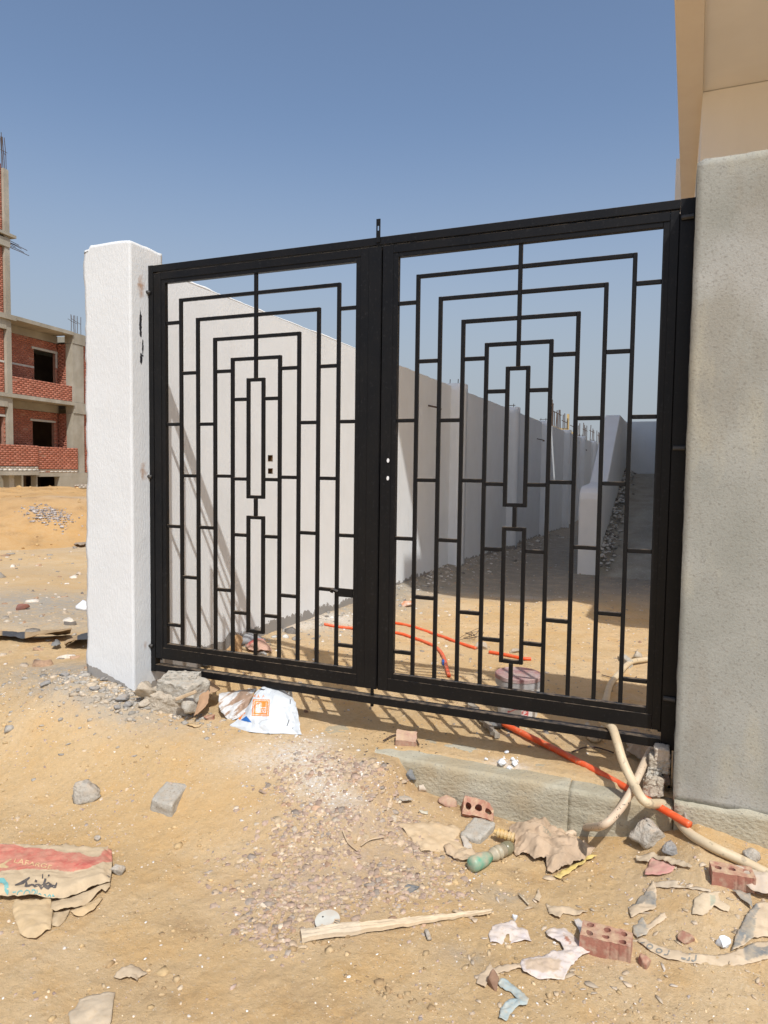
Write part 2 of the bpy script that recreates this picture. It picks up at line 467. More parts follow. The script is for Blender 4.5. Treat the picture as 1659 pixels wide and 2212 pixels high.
# ------------------------------------------------------------------ the materials of the place
def ground_material(name='sandy_soil', tint=None):
    m, nt, b = newmat(name)
    co = N(nt, 'ShaderNodeTexCoord').outputs['Object']
    f1, _ = noise_fac(nt, 1.3, 5, .38, .64, coord=co)
    c = mixc(nt, f1, (.565, .388, .197), (.62, .452, .262))
    f2, _ = noise_fac(nt, 5.5, 5, .48, .66, coord=co)
    c = mixc(nt, mth(nt, 'MULTIPLY', f2, .55), c, (.58, .36, .15))
    f3, _ = noise_fac(nt, 40, 6, .52, .72, coord=co, rough=.7)
    c = mixc(nt, mth(nt, 'MULTIPLY', f3, .55), c, (.39, .28, .15))
    f4, _ = noise_fac(nt, 75, 3, .60, .68, coord=co)
    c = mixc(nt, mth(nt, 'MULTIPLY', f4, .45), c, (.66, .54, .38))
    for nm, colr in (('grey', (.345, .325, .285)), ('orange', (.58, .37, .165)), ('white', (.72, .68, .62)), ('gravel', (.45, .345, .25)), ('damp', (.33, .215, .115)), ('mortar', (.275, .25, .205))):  # the mortar tone also carries painted yard shade
        a = attr(nt, nm)
        fk, _ = noise_fac(nt, {'white': 55, 'damp': 30, 'mortar': 5}.get(nm, 17), 6, .25 if nm in ('grey', 'mortar') else .3, .55 if nm in ('grey', 'mortar') else .62, coord=co, rough=.65)
        c = mixc(nt, mth(nt, 'MULTIPLY', a.outputs['Fac'], fk, True), c, colr)
    fs, _ = noise_fac(nt, 260, 2, .69, .74, coord=co)
    c = mixc(nt, mth(nt, 'MULTIPLY', fs, .8), c, (.75, .70, .62))
    fd, _ = noise_fac(nt, 210, 2, .70, .76, coord=co)
    c = mixc(nt, mth(nt, 'MULTIPLY', fd, .7), c, (.16, .12, .085))
    if tint: c = mixc(nt, 1.0, c, tint, 'MULTIPLY')
    L(nt, c, b.inputs['Base Color']); b.inputs['Roughness'].default_value = .95; b.inputs['Specular IOR Level'].default_value = .12
    _, h1 = noise_fac(nt, 45, 6, coord=co, rough=.7)
    _, h2 = noise_fac(nt, 300, 4, coord=co, rough=.7)
    p = bump(nt, b, h1, .75, .014)
    bump(nt, b, h2, .7, .005, p)
    return m
M_GROUND = ground_material(); M_MOUND = ground_material('orange_sand', (.86, .79, .70))

def white_plaster(name, stains=(), smears=(), grey=None, k0=1.0, warm_light=False):
    """sprayed white paint over rough render; grey = function adding the bare mortar foot"""
    m, nt, b = newmat(name)
    g = N(nt, 'ShaderNodeNewGeometry').outputs['Position']
    f, _ = noise_fac(nt, 3.0, 5, .35, .7, coord=g)
    c = mixc(nt, f, tuple(v*k0 for v in (.775, .80, .81)), tuple(v*k0 for v in (.735, .757, .765)))
    if warm_light: c = mixc(nt, 1.0, c, (1.06, .995, .92), 'MULTIPLY')
    fs, _ = noise_fac(nt, 9, 5, .58, .75, coord=g, stretch=(1, 1, .25))
    c = mixc(nt, mth(nt, 'MULTIPLY', fs, .18), c, (.66, .63, .58))
    sp = N(nt, 'ShaderNodeSeparateXYZ'); L(nt, g, sp.inputs[0])
    _, nz = noise_fac(nt, 28, 4, coord=g, rough=.6)
    if stains:
        for (x, y, z, rx, rz, colr, k) in stains:
            dx = mth(nt, 'DIVIDE', mth(nt, 'SUBTRACT', sp.outputs[1], y), rx)
            dz = mth(nt, 'DIVIDE', mth(nt, 'SUBTRACT', sp.outputs[2], z), rz)
            r = mth(nt, 'SQRT', mth(nt, 'ADD', mth(nt, 'MULTIPLY', dx, dx), mth(nt, 'MULTIPLY', dz, dz)))
            r = mth(nt, 'ADD', r, mth(nt, 'MULTIPLY', mth(nt, 'SUBTRACT', nz, .5), 2.6))
            mr = N(nt, 'ShaderNodeMapRange'); mr.inputs[1].default_value = 1.1; mr.inputs[2].default_value = .2 if k < 1 else .9
            L(nt, r, mr.inputs[0])
            xs = mth(nt, 'GREATER_THAN', sp.outputs[0], x)
            c = mixc(nt, mth(nt, 'MULTIPLY', mth(nt, 'MULTIPLY', mr.outputs[0], xs), k, True), c, colr)
    if grey:
        # bare mortar below a ragged line: z + noise < z0 + k*y
        z0, ky, kx, amp = grey
        lim = mth(nt, 'ADD', mth(nt, 'ADD', mth(nt, 'MULTIPLY', sp.outputs[1], ky), mth(nt, 'MULTIPLY', sp.outputs[0], kx)), z0)
        _, n5 = noise_fac(nt, 7, 4, coord=g, rough=.65)
        lim = mth(nt, 'ADD', lim, mth(nt, 'MULTIPLY', mth(nt, 'SUBTRACT', n5, .5), amp))
        k = mth(nt, 'LESS_THAN', sp.outputs[2], lim)
        c = mixc(nt, k, c, (.30, .285, .265))
    L(nt, c, b.inputs['Base Color']); b.inputs['Roughness'].default_value = .8; b.inputs['Specular IOR Level'].default_value = .25
    _, h1 = noise_fac(nt, 105, 3, coord=g, stretch=(1, 1, .28), rough=.6)
    _, h2 = noise_fac(nt, 260, 3, coord=g, rough=.6)
    p = bump(nt, b, h1, .5, .006)
    bump(nt, b, h2, .45, .003, p)
    return m
M_WHITE = white_plaster('white_paint')
M_WALL = white_plaster('white_boundary_paint', grey=(-.03, -.024, 0, .26))
M_PARAPET = white_plaster('white_paint_warm_light', warm_light=True)  # same white paint, with warm bounced light put into its colour
RUST = (.36, .17, .06); BLK = (.02, .02, .025)
M_PILLAR = white_plaster('white_pillar_paint', stains=[(-.02, -.06, 2.36, .03, .07, RUST, .75), (-.02, -.055, 1.245, .03, .06, RUST, .65),
                                                       (-.02, -.05, .17, .018, .03, RUST, .4),
                                                       (-.02, -.068, 2.13, .011, .085, BLK, 1), (-.02, -.05, 2.0, .006, .05, BLK, 1), (-.02, -.065, 1.93, .010, .03, BLK, 1)],
                         grey=(-.085, 0, -.34, .09), k0=.9)
M_RENDER = None
def grey_render():
    m, nt, b = newmat('grey_cement_render')
    g = N(nt, 'ShaderNodeNewGeometry').outputs['Position']
    f, _ = noise_fac(nt, 2.2, 6, .35, .68, coord=g)
    c = mixc(nt, f, (.355, .352, .315), (.27, .27, .235))
    f2, _ = noise_fac(nt, 4.3, 7, .51, .63, coord=g, stretch=(1, 1, .4), rough=.62)
    c = mixc(nt, mth(nt, 'MULTIPLY', f2, .6), c, (.285, .265, .22))
    f5, _ = noise_fac(nt, 2.1, 5, .53, .64, coord=g, stretch=(1.6, 1, .5))
    c = mixc(nt, mth(nt, 'MULTIPLY', f5, .55), c, (.43, .395, .30))
    f3, _ = noise_fac(nt, 1.7, 4, .54, .66, coord=g)
    c = mixc(nt, mth(nt, 'MULTIPLY', f3, .5), c, (.43, .425, .40))
    f4, _ = noise_fac(nt, 95, 4, .54, .68, coord=g)
    c = mixc(nt, mth(nt, 'MULTIPLY', f4, .5), c, (.19, .175, .15))
    L(nt, c, b.inputs['Base Color']); b.inputs['Roughness'].default_value = .92; b.inputs['Specular IOR Level'].default_value = .15
    _, h1 = noise_fac(nt, 110, 5, coord=g, rough=.65)
    _, h0 = noise_fac(nt, 14, 5, coord=g, stretch=(1, 1, .6))
    p = bump(nt, b, h0, .10, .012)
    bump(nt, b, h1, .5, .005, p)
    return m
M_RENDER = grey_render()
M_CONC = pmat('board_marked_concrete', (.47, .43, .325), (.36, .325, .235), 5, .92, .9, .008, 60, speck=((.22, .2, .17), 90, .7), big=((.40, .32, .20), 3.2, .7), stretch=(.8, 1, 1.15))
M_BEIGE = pmat('beige_render', (.85, .735, .585), (.82, .70, .555), 2.5, .9, .3, .004, 90, stretch=(1, 1, .3))
M_BEIGE2 = pmat('pale_beige_render', (.87, .81, .72), (.84, .78, .69), 2.5, .9, .3, .004, 90, stretch=(1, 1, .3))
M_RAMP = pmat('trampled_mortar_soil', (.38, .35, .285), (.28, .255, .205), 3, .95, .7, .02, 30, speck=((.55, .53, .48), 40, .5))
M_STEEL = pmat('black_gloss_paint', (.005, .0052, .0062), (.0085, .008, .008), 6, .42, .12, .001, 25, spec=.22, dust=.28, speck=((.08, .08, .085), 60, .1))
M_BARE = pmat('dusty_black_steel', (.03, .03, .03), (.06, .055, .05), 20, .5, .2, .001, 60, spec=.5)
M_REBAR = pmat('rusty_bar', (.12, .075, .05), (.07, .055, .05), 30, .8, .2, .001, 200)
M_BRICK = attrmat('red_brick', .92, .5, 40, .006, .15, .12, 3)
M_MORTAR = pmat('brick_mortar', (.40, .205, .14), (.33, .165, .115), 6, .95, .4, .01, 30)
M_BCONC = pmat('raw_building_concrete', (.40, .365, .29), (.30, .27, .21), 1.2, .93, .4, .01, 12, big=((.47, .44, .37), .8, .7), stretch=(1, 1, .3))
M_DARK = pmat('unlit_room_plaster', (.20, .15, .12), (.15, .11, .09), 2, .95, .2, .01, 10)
M_BLOCK = pmat('concrete_block_grey', (.50, .47, .405), (.40, .37, .31), 25, .95, .9, .006, 130, dust=.25, speck=((.20, .18, .15), 120, .8))
M_BLOCK2 = pmat('pebbly_block', (.52, .455, .36), (.42, .365, .285), 18, .95, 1.0, .012, 75, dust=.3)
M_STONE = pmat('grey_rubble', (.50, .46, .39), (.36, .33, .28), 12, .95, 1.0, .014, 50, dust=.45)
M_MORT = pmat('grey_mortar_lump', (.33, .325, .31), (.25, .245, .235), 14, .95, .9, .01, 80, dust=.3)
M_MORTD = pmat('dark_grey_mortar', (.20, .215, .22), (.15, .16, .165), 14, .95, .8, .008, 90, dust=.2)
M_RED = pmat('fired_red_clay', (.40, .185, .13), (.33, .14, .10), 14, .92, .5, .004, 110, dust=.8, big=((.52, .40, .29), 22, .55))
M_REDP = pmat('dusty_pink_clay', (.47, .30, .22), (.41, .235, .17), 14, .92, .5, .004, 110, dust=.9, big=((.54, .42, .31), 22, .6))
M_WOOD = pmat('weathered_wood', (.60, .47, .32), (.43, .32, .2), 9, .9, .6, .004, 30, dust=.3, stretch=(1, 1, 1))
M_WOODG = pmat('grey_wood', (.40, .35, .28), (.25, .21, .165), 9, .9, .6, .004, 40)
M_ORANGE = pmat('orange_conduit', (.82, .085, .014), (.70, .11, .03), 9, .42, .15, .001, 40, spec=.4, dust=.22, speck=((.55, .36, .2), 38, .35))
M_HOSE = pmat('cream_hose', (.66, .54, .36), (.58, .46, .29), 8, .5, .15, .001, 60, spec=.35, dust=.3, speck=((.05, .045, .04), 33, .35))
M_HOSEP = pmat('dusty_pink_hose', (.62, .49, .345), (.57, .43, .30), 8, .5, .1, .001, 60, spec=.4, speck=((.04, .035, .03), 60, 1.0))
M_PAPER = attrmat('printed_paper', .88, .35, 60, .003, .15, .16, 18, dust=.42)
M_SCRAP = attrmat('dusty_scrap', .9, .35, 60, .003, .12, .18, 18, dust=.72)
M_BAG = attrmat('bag_paper', .88, .35, 60, .003, .15, .2, 12, dust=.18)
M_PLASTIC = attrmat('printed_plastic', .45, .15, 60, .002, .4, .06, 14)
M_DPLASTIC = attrmat('dusty_plastic', .75, .2, 60, .002, .2, .12, 14, dust=.72)
M_INK = attrmat('print_ink', .8, .1, 60, .001, .2, .12, 40, dust=.22)
M_GRAVEL = attrmat('gravel', .9, .4, 150, .002, .2, .2, 60)
M_CARD = attrmat('brown_cardboard', .85, .3, 70, .002, .2, .16, 12)
def hollow(name, dark=(.05, .035, .03)):
    return pmat(name, dark, dark, 5, 1, 0)

# ================================================================== GROUND
def grow(a, b, step, lo, hi, k=1.18):
    c = list(np.arange(a, b+step*.5, step)); s = step
    l = [c[0]]; 
    while l[-1] > lo: s *= k; l.append(l[-1]-s)
    s = step; h = [c[-1]]
    while h[-1] < hi: s *= k; h.append(h[-1]+s)
    return np.array(l[:0:-1]+c+h[1:])
def make_ground():
    xs = grow(-2.3, 3.6, .0105, -600, 600, 1.085); ys = grow(-1.95, 4.6, .0112, -60, 900, 1.065)
    X, Y = np.meshgrid(xs, ys, indexing='ij'); x, y = X.ravel(), Y.ravel()
    z = hfun(x, y)
    id_ = np.arange(len(x)).reshape(X.shape)
    q = np.stack([id_[:-1, :-1], id_[1:, :-1], id_[1:, 1:], id_[:-1, 1:]], -1).reshape(-1, 4)
    me = mesh_np('ground', np.column_stack([x, y, z]), q, smooth=True)
    def layer(nm, v):
        a = me.attributes.new(nm, 'FLOAT', 'POINT'); a.data.foreach_set('value', np.clip(v, 0, 1).astype(np.float32))
    yard = sstep((x+.25)/.1)*sstep((y+.05)/.1)
    grey = yard*(sstep((y-4.4)/1.2)*.85*(1-sstep((y-22)/8)) + .8*np.exp(-((x+.2)/.7)**2)*sstep((y-1)/1.5))
    grey = grey*(1-.8*gau(x, y, 2.6, 5.2, .8, 1.2))
    grey = grey+.9*gau(x, y, -.1, -.32, .55, .13)+.9*gau(x, y, -.75, -.02, .5, .25)
    def at(px, py): return G(px, py)
    for (px, py, sx, sy, k) in ((70, 1310, 1.6, .5, .75), (150, 1290, 1.6, .5, .5), (60, 1345, 1.2, .4, .55), (70, 1235, 3, .6, .3), (40, 1172, 4, 1.2, .45), (880, 1915, .08, .06, .6), (1090, 1935, .12, .05, .5), (1000, 2065, .1, .05, .5)):
        g = at(px, py); grey = grey+k*gau(x, y, g.x, g.y, sx, sy)
    layer('grey', grey)
    layer('mortar', yard*(sstep((y-4.7)/1.0)*.95*(1-sstep((y-16)/6))*(1-.75*gau(x, y, 2.5, 5.3, .75, 1.0))+.7*np.exp(-((x+.2)/.5)**2)*sstep((y-2.5)/1.5)))  # mortar along the wall foot, plus house shade put into the yard's colour
    gr = 0
    for (px, py, sx, sy, k) in ((780, 1800, .42, .30, .55), (700, 1900, .3, .2, .5), (860, 1780, .3, .3, .4), (600, 1960, .3, .15, .4)):
        g = at(px, py); gr = gr+k*gau(x, y, g.x, g.y, sx, sy)
    layer('gravel', gr)
    orr = 0
    for (px, py, sx, sy, k) in ((430, 1745, .25, .18, .7), (830, 1690, .12, .1, .9), (150, 1420, .5, .3, .5), (230, 1480, .15, .1, .9), (1560, 1800, .35, .12, .9), (1330, 1370, .6, .5, .5), (120, 1250, 2, .7, .4), (700, 1830, .2, .12, .5), (480, 2100, .3, .12, .35)):
        g = at(px, py); orr = orr+k*gau(x, y, g.x, g.y, sx, sy)
    layer('orange', orr)
    wh = 0
    for (px, py, sx, sy, k) in ((690, 1680, .12, .14, .9), (740, 1730, .1, .08, .8), (640, 1625, .15, .1, .8), (790, 1660, .1, .08, .4), (560, 1640, .2, .1, .4), (690, 1600, .15, .08, .5), (720, 1335, .3, .25, .9), (650, 1350, .2, .2, .8), (980, 1215, .5, .8, .8), (1130, 1290, .35, .15, .7), (1100, 1650, .1, .05, .8)):
        g = at(px, py); wh = wh+k*gau(x, y, g.x, g.y, sx, sy)
    layer('white', wh)
    dm = .8*gau(x, y, 2.1, -.20, .55, .05)
    for (px, py, sx, sy, k) in ((400, 2000, .1, .06, .6), (700, 2180, .25, .08, .5), (350, 2150, .2, .08, .45), (1120, 1890, .1, .04, .7)):
        g = at(px, py); dm = dm+k*gau(x, y, g.x, g.y, sx, sy)
    layer('damp', dm)
    o = link('ground', me, M_GROUND); tag(o, kind='structure')
make_ground()

def make_mound():
    d = ray(70, 1010); d = d/np.hypot(d[0], d[1]); c = CAM[:2]+d[:2]*19.5
    sx = np.array([-d[1], d[0]]) if True else None
    n = 150; u = np.linspace(-1, 1, n); U, Vv = np.meshgrid(u, u, indexing='ij'); U, Vv = U.ravel(), Vv.ravel()
    x = c[0]+sx[0]*U*9+d[0]*Vv*5.2; y = c[1]+sx[1]*U*9+d[1]*Vv*5.2
    r = np.hypot(U, Vv)
    prof = np.clip(1-r, 0, 1)
    top = 1.05*sstep(prof*1.9)*(1-.12*np.clip(-U, 0, 1))+.22*fbm(U*3, Vv*3, 0, 4, 4)*sstep(prof*3)
    z = hbase(x, y)+top-.12+.05*fbm(U*14, Vv*14, 0, 6, 3)*sstep(prof*3)
    id_ = np.arange(n*n).reshape(n, n); q = np.stack([id_[:-1, :-1], id_[1:, :-1], id_[1:, 1:], id_[:-1, 1:]], -1).reshape(-1, 4)
    me = mesh_np('sand_mound', np.column_stack([x, y, z]), q[:, ::-1], smooth=True)
    def layer(nm, v):
        a = me.attributes.new(nm, 'FLOAT', 'POINT'); a.data.foreach_set('value', np.clip(v, 0, 1).astype(np.float32))
    layer('orange', .75*np.ones(n*n)); layer('grey', .9*gau(U, Vv, -.12, -.42, .12, .10)); layer('white', .5*gau(U, Vv, -.10, -.43, .1, .08))
    layer('gravel', .4*np.clip(fbm(U*5, Vv*5, 0, 8, 3), 0, 1)); layer('mortar', 0*U); layer('damp', .9*np.clip(fbm(U*26, Vv*26, 0, 12, 4)-.12, 0, 1)*2)
    tag(link('sand_mound', me, M_MOUND), kind='structure')
make_mound()

# ================================================================== PILLARS, WALLS, BEAM
def make_pillar():
    root = empty('gate_pillar', (-.18, 0, 0), 'white rough plastered pillar carrying the left gate hinges', 'pillar')
    V, F = rough_box(-.352, 0, -.15, .128, -.45, 2.61, .016, .0005, 3, 14)
    left = V[:, 0] < -.335
    rag = fbm(V[:, 2]*9, V[:, 1]*4, 0, 21, 4)*.016 + np.clip(-V[:, 2]+1.3, 0, 2)*.012
    V[:, 0] -= np.where(left, np.clip(rag+.006, -.012, .06), 0)
    tz = V[:, 2] > 2.59
    V[:, 2] += np.where(tz, -.004*((np.abs(V[:, 0]+.17)/.17)**6)+.004*fbm(V[:, 0]*12, V[:, 1]*12, 0, 5, 3)-np.where(V[:, 0] < -.31, .02, 0), 0)
    o = link('plaster_body', mesh_np('plaster_body', V-np.array([-.18, 0, 0]), F, smooth=False), M_PILLAR, root)
    # the red brick core that shows at the broken left edge
    mb = MB()
    for k in range(34):
        z = -.1+k*.079; j = random.uniform(0, .008)
        mb.box(-.186-j, -.17, -.128, .118, z, z+.068)
    build('brick_core', mb, M_REDP, root)['kind'] = 'stuff'
make_pillar()

def make_wall():
    root = empty('boundary_wall', (-.2, 0, 0), 'long white boundary wall with piers receding behind the left gate leaf', 'wall')
    X = -.2
    # wall face (plane x=-.2) as a sheet with two square holes broken into it
    ys = [.128, 1.690, 1.765, 40.0]; zs = [-.9, 1.234, 1.279, 1.340, 1.392, 2.575]
    V = []; F = []
    holes = {(1, 1), (1, 3)}
    def quad(a): 
        n = len(V); V.extend(a); F.append((n, n+1, n+2, n+3))
    for i in range(3):
        for k in range(5):
            y0, y1, z0, z1 = ys[i], ys[i+1], zs[k], zs[k+1]
            if (i, k) in holes:
                d = X-.09; c = .004
                d = X-.075; rm = MB(); j = lambda: random.uniform(-.004, .006)
                o_ = [(X+.0015, y0-j(), z0-j()), (X+.0015, y1+j(), z0-j()), (X+.0015, y1+j(), z1+j()), (X+.0015, y0-j(), z1+j())]; i_ = [(d, p[1], p[2]) for p in o_]
                rm.add([(p[0]+.2, p[1], p[2]) for p in o_+i_], [(0, 4, 5, 1), (1, 5, 6, 2), (2, 6, 7, 3), (3, 7, 4, 0), (4, 7, 6, 5)])
                build('socket_hole', rm, bpy.data.materials.get('socket_rust_shade') or pmat('socket_rust_shade', (.10, .075, .045), (.22, .11, .04), 40, .95, .6, .006, 60), root)  # rust brown, with the shade inside the hole put into the colour
            else:
                quad([(X, y0, z0), (X, y1, z0), (X, y1, z1), (X, y0, z1)])
    b = X-.15
    quad([(X, ys[0], zs[-1]), (X, ys[-1], zs[-1]), (b, ys[-1], zs[-1]), (b, ys[0], zs[-1])])
    quad([(b, ys[0], zs[0]), (b, ys[0], zs[-1]), (b, ys[-1], zs[-1]), (b, ys[-1], zs[0])])
    quad([(X, ys[-1], zs[0]), (b, ys[-1], zs[0]), (b, ys[-1], zs[-1]), (X, ys[-1], zs[-1])])
    V = [(v[0]+.2, v[1], v[2]) for v in V]
    mb = MB(); mb.add(V, F); build('wall_panel', mb, M_WALL, root)
    # uneven cap of plaster along the top
    Vc, Fc = rough_box(-.15, -.0005, .13, 40, 2.5752, 2.589, .05, .0)
    Vc[:, 2] += .010*fbm(Vc[:, 1]*5, Vc[:, 0]*5, 0, 31, 4)*(Vc[:, 2] > 2.58)
    link('wall_coping', mesh_np('wall_coping', Vc, Fc), M_WHITE, root)
    for y0 in (6.95, 11.05, 15.1, 19.2, 23.3, 27.4, 31.5):
        V, F = rough_box(-.14, .195, y0, y0+.26, -.9, 2.625, .12, .002, int(y0))
        pier = link('wall_pier', mesh_np('wall_pier', V, F), M_WALL, root)
        m2 = MB(); 
        for dx in (-.05, .08): m2.tube([(dx, y0+.1, 2.60), (dx+.004, y0+.1, 2.70)], .007, 6)
        if y0 > 10: m2.tube([(-.08, y0+.1, 2.66), (.12, y0+.1, 2.665)], .007, 6)
        build('rebar_stub', m2, M_REBAR, pier)
    for (px, py, y) in ((925, 880, 5.88), (1160, 950, 14.44), (1257, 971, 24.)):
        q = OX(px, py, -.2); m2 = MB()
        m2.tube([(-.02, q[1], q[2]+.03), (.16, q[1], q[2]-.01), (.175, q[1]+.01, q[2]-.02)], .012, 6); m2.box(.15, .19, q[1]-.02, q[1]+.02, q[2]-.04, q[2]-.015)
        build('iron_bracket', m2, M_REBAR, root)
    m2 = MB()
    for z in (1.25, 1.355): m2.tube([(-.085, 1.725, z), (-.03, 1.73, z-.01)], .018, 8)
    build('rusty_dowel', m2, pmat('bright_rust', (.45, .2, .05), (.25, .10, .04), 60, .9, .3, .001, 90), root)
make_wall()

def make_right_pillar():
    root = empty('rendered_pillar', (3.6, 0, -.17), 'grey cement rendered pillar at the right post, rising past the frame', 'pillar')
    V, F = rough_box(3.041, 4.6, -.15, .15, -.17, 2.60, .03, .0008, 13, 6)
    tp = V[:, 2] > 2.585
    V[:, 2] += np.where(tp, .006*fbm(V[:, 0]*14, V[:, 1]*9, 0, 3, 4)-.016*np.clip(1-(V[:, 0]-3.041)/.03, 0, 1)**2, 0)
    ed = V[:, 0] < 3.06
    V[:, 0] += np.where(ed, .0035*fbm(V[:, 2]*14, V[:, 1]*4, 0, 8, 4)+.003, 0)
    bt = V[:, 2] < -.15
    V[:, 2] += np.where(bt, .012*fbm(V[:, 0]*10, V[:, 1]*5, 0, 18, 3), 0)
    link('render_coat', mesh_np('render_coat', V-np.array([3.6, 0, -.17]), F), M_RENDER, root)
    V, F = rough_box(3.05, 4.7, -.163, .14, -.75, -.164, .03, .004, 23, 6)
    tp = V[:, 2] > -.18; V[:, 2] += np.where(tp, .012*fbm(V[:, 0]*12, V[:, 1]*12, 0, 9, 4), 0)
    link('plinth', mesh_np('plinth', V-np.array([3.6, 0, -.17]), F), M_CONC, root)
make_right_pillar()

def make_beam():
    root = empty('threshold_beam', (2, 0, -.2), 'board marked concrete beam buried across the gateway threshold', 'beam')
    def seg(x0, x1, yf, zt, seed, nm):
        V, F = rough_box(x0, x1, yf, .12, -.75, zt, .02, .004, seed, 7)
        fr = V[:, 1] < yf+.01
        # horizontal board lines left by the shuttering
        lz = (V[:, 2]+.75) % .085
        V[:, 1] += np.where(fr, .004*np.exp(-((lz-.04)/.008)**2)+.003*fbm(V[:, 0]*3, V[:, 2]*40, 0, seed, 3), 0)
        tp = V[:, 2] > zt-.012
        V[:, 2] += np.where(tp, .006*fbm(V[:, 0]*7, V[:, 1]*9, 0, seed+2, 3), 0)
        edge = fr & tp; V[:, 1] += np.where(edge, .004, 0)
        link(nm, mesh_np(nm, V-np.array([2, 0, -.2]), F), M_CONC, root)
    seg(.9, 2.594, -.165, -.197, 41, 'beam_section')
    seg(2.597, 3.047, -.158, -.203, 45, 'beam_section')
make_beam()

# ================================================================== GATE
def make_gate():
    root = empty('metal_gate', (1.52, 0, 0), 'black steel double gate with nested rectangle bars, shut between two pillars', 'gate')
    off = -1.52
    def B(x0, x1, y0, y1, z0, z1): return (x0+off, x1+off, y0, y1, z0, z1)
    def part(nm, boxes, mat=M_STEEL, parent=root, bevel=.0015):
        mb = MB()
        for b in boxes: mb.box(*B(*b))
        return build(nm, mb, mat, parent, bevel=bevel)
    part('frame_post', [(0, .034, 0, .05, -.004, 2.5)]); part('frame_post', [(2.984, 3.0445, 0, .05, -.004, 2.5)])
    part('frame_rail', [(.0345, 2.9835, 0.0008, .05, 2.4585, 2.4985)]); part('frame_rail', [(.0345, 2.9835, 0.0008, .05, 0, .042)])
    part('stop_strip', [(.020, .050, .0455, .0495, .06, 2.45)]); part('stop_strip', [(2.968, 2.998, .0455, .0495, .06, 2.45)]); part('stop_strip', [(1.525, 1.56, .0455, .0495, .09, 2.445)])
    part('gap_shade_strip', [(3.022, 3.034, .006, .04, -.22, -.0045)])  # black strip added for the shaded gap between blocks and pillar
    bar_me = {}
    def leaf(x0, xa, xb, x1, xc):
        """x0..x1 outside, xa..xb the opening, xc its centre line"""
        zb, z0, z1, zt = .082, .180, 2.388, 2.452
        mb = MB()
        # outer tubes and, a few millimetres back, the inner angle that holds the bars
        w = .028
        mb.box(*B(x0, xa-w, .004, .044, zb, zt)); mb.box(*B(xb+w, x1, .004, .044, zb, zt))
        mb.box(*B(xa-w+.0005, xb+w-.0005, .0045, .044, z1+w*.8, zt)); mb.box(*B(xa-w+.0005, xb+w-.0005, .0045, .044, zb, z0-w))
        lf = build('gate_leaf', mb, M_STEEL, root, bevel=.0015)
        g = -.004
        part('inner_frame', [(xa-w+g, xa, .0085, .040, z0-w+g, z1+w*.8-g), (xb, xb+w-g, .0085, .040, z0-w+g, z1+w*.8-g),
                             (xa+.0003, xb-.0003, .0088, .0395, z1, z1+w*.8-g-.001), (xa+.0003, xb-.0003, .0088, .0395, z0-w+g+.001, z0)], parent=lf)
        r = .0098
        def hor(a, b_, z): part('bar', [(a, b_, .0152, .0338, z-r, z+r)], parent=lf, bevel=.002)
        def ver(x, a, b_): part('bar', [(x-r, x+r, .0145, .0345, a, b_)], parent=lf, bevel=.002)
        vo = (.529, .406, .283, .1595); vt = (2.280, 2.157, 2.033, 1.910)
        for o_, t in zip(vo, vt):
            ver(xc-o_, z0, t+r); ver(xc+o_, z0, t+r); hor(xc-o_+r, xc-r, t); hor(xc+r, xc+o_-r, t)
        ver(xc, 1.788+r, z1); ver(xc, .992+r, 1.112-r); ver(xc, z0, .320-r)
        q = .0505
        for a, b_ in ((1.112, 1.788), (.320, .992)):
            ver(xc-q, a-r, b_+r); ver(xc+q, a-r, b_+r); hor(xc-q+r, xc+q-r, a); hor(xc-q+r, xc+q-r, b_)
        for s in (-1, 1):
            lim = xa if s < 0 else xb
            def seg(o1, o2, z):
                a = xc+s*o1; b_ = lim if o2 is None else xc+s*o2
                lo, hi = min(a, b_), max(a, b_)
                if o2 is None: hor(lo+(0 if s < 0 else r), hi-(r if s < 0 else 0), z)
                else: hor(lo+r, hi-r, z)
            for z in (2.150, 1.540, .915, .300): seg(.529, None, z)
            for z in (1.845, 1.228, .607): seg(.406, .529, z)
            for z in (1.538, .918): seg(.283, .406, z)
            for z in (1.845, 1.230, .549): seg(.1595, .283, z)
            for z in (1.678, 1.215, .885, .421): seg(q, .1595, z)
        # little weld beads where bars meet the frame
        for o_ in vo:
            for s in (-1, 1):
                x = xc+s*o_+off; mb = MB()
                mb.tube([(x-.012, .014, z0+.001), (x+.012, .014, z0+.002)], .004, 5)
                build('weld_bead', mb, M_BARE, lf)
        return lf
    l1 = leaf(.0365, .118, 1.392, 1.540, .756)
    l2 = leaf(1.5475, 1.634, 2.915, 2.981, 2.270)
    # strip on the left leaf that covers the joint, and the latch plate
    part('cover_strip', [(1.470, 1.538, -.002, .0038, .084, 2.450)], parent=l1)
    mb = MB(); mb.box(*B(1.296, 1.391, .006, .012, .575, .622)); mb.tube([(1.30+off, .008, .60), (1.27+off, .004, .612), (1.262+off, .006, .598)], .012, 6)
    build('latch_plate', mb, M_STEEL, l1)
    mb = MB(); mb.tube([(1.508+off, .024, .0815), (1.508+off, .024, -.02)], .010, 8)
    build('drop_bolt', mb, M_STEEL, l1)
    # flat bar standing above the top rail with a slotted hole
    x0, x1 = 1.512, 1.534; z = [2.47, 2.515, 2.53, 2.555, 2.59]
    part('bolt_tongue', [(x0, x1, -.006, -.0005, z[0], z[2]), (x0, x0+.006, -.006, -.0005, z[2], z[3]), (x1-.006, x1, -.006, -.0005, z[2], z[3]), (x0, x1, -.006, -.0005, z[3], z[4])], bevel=0)
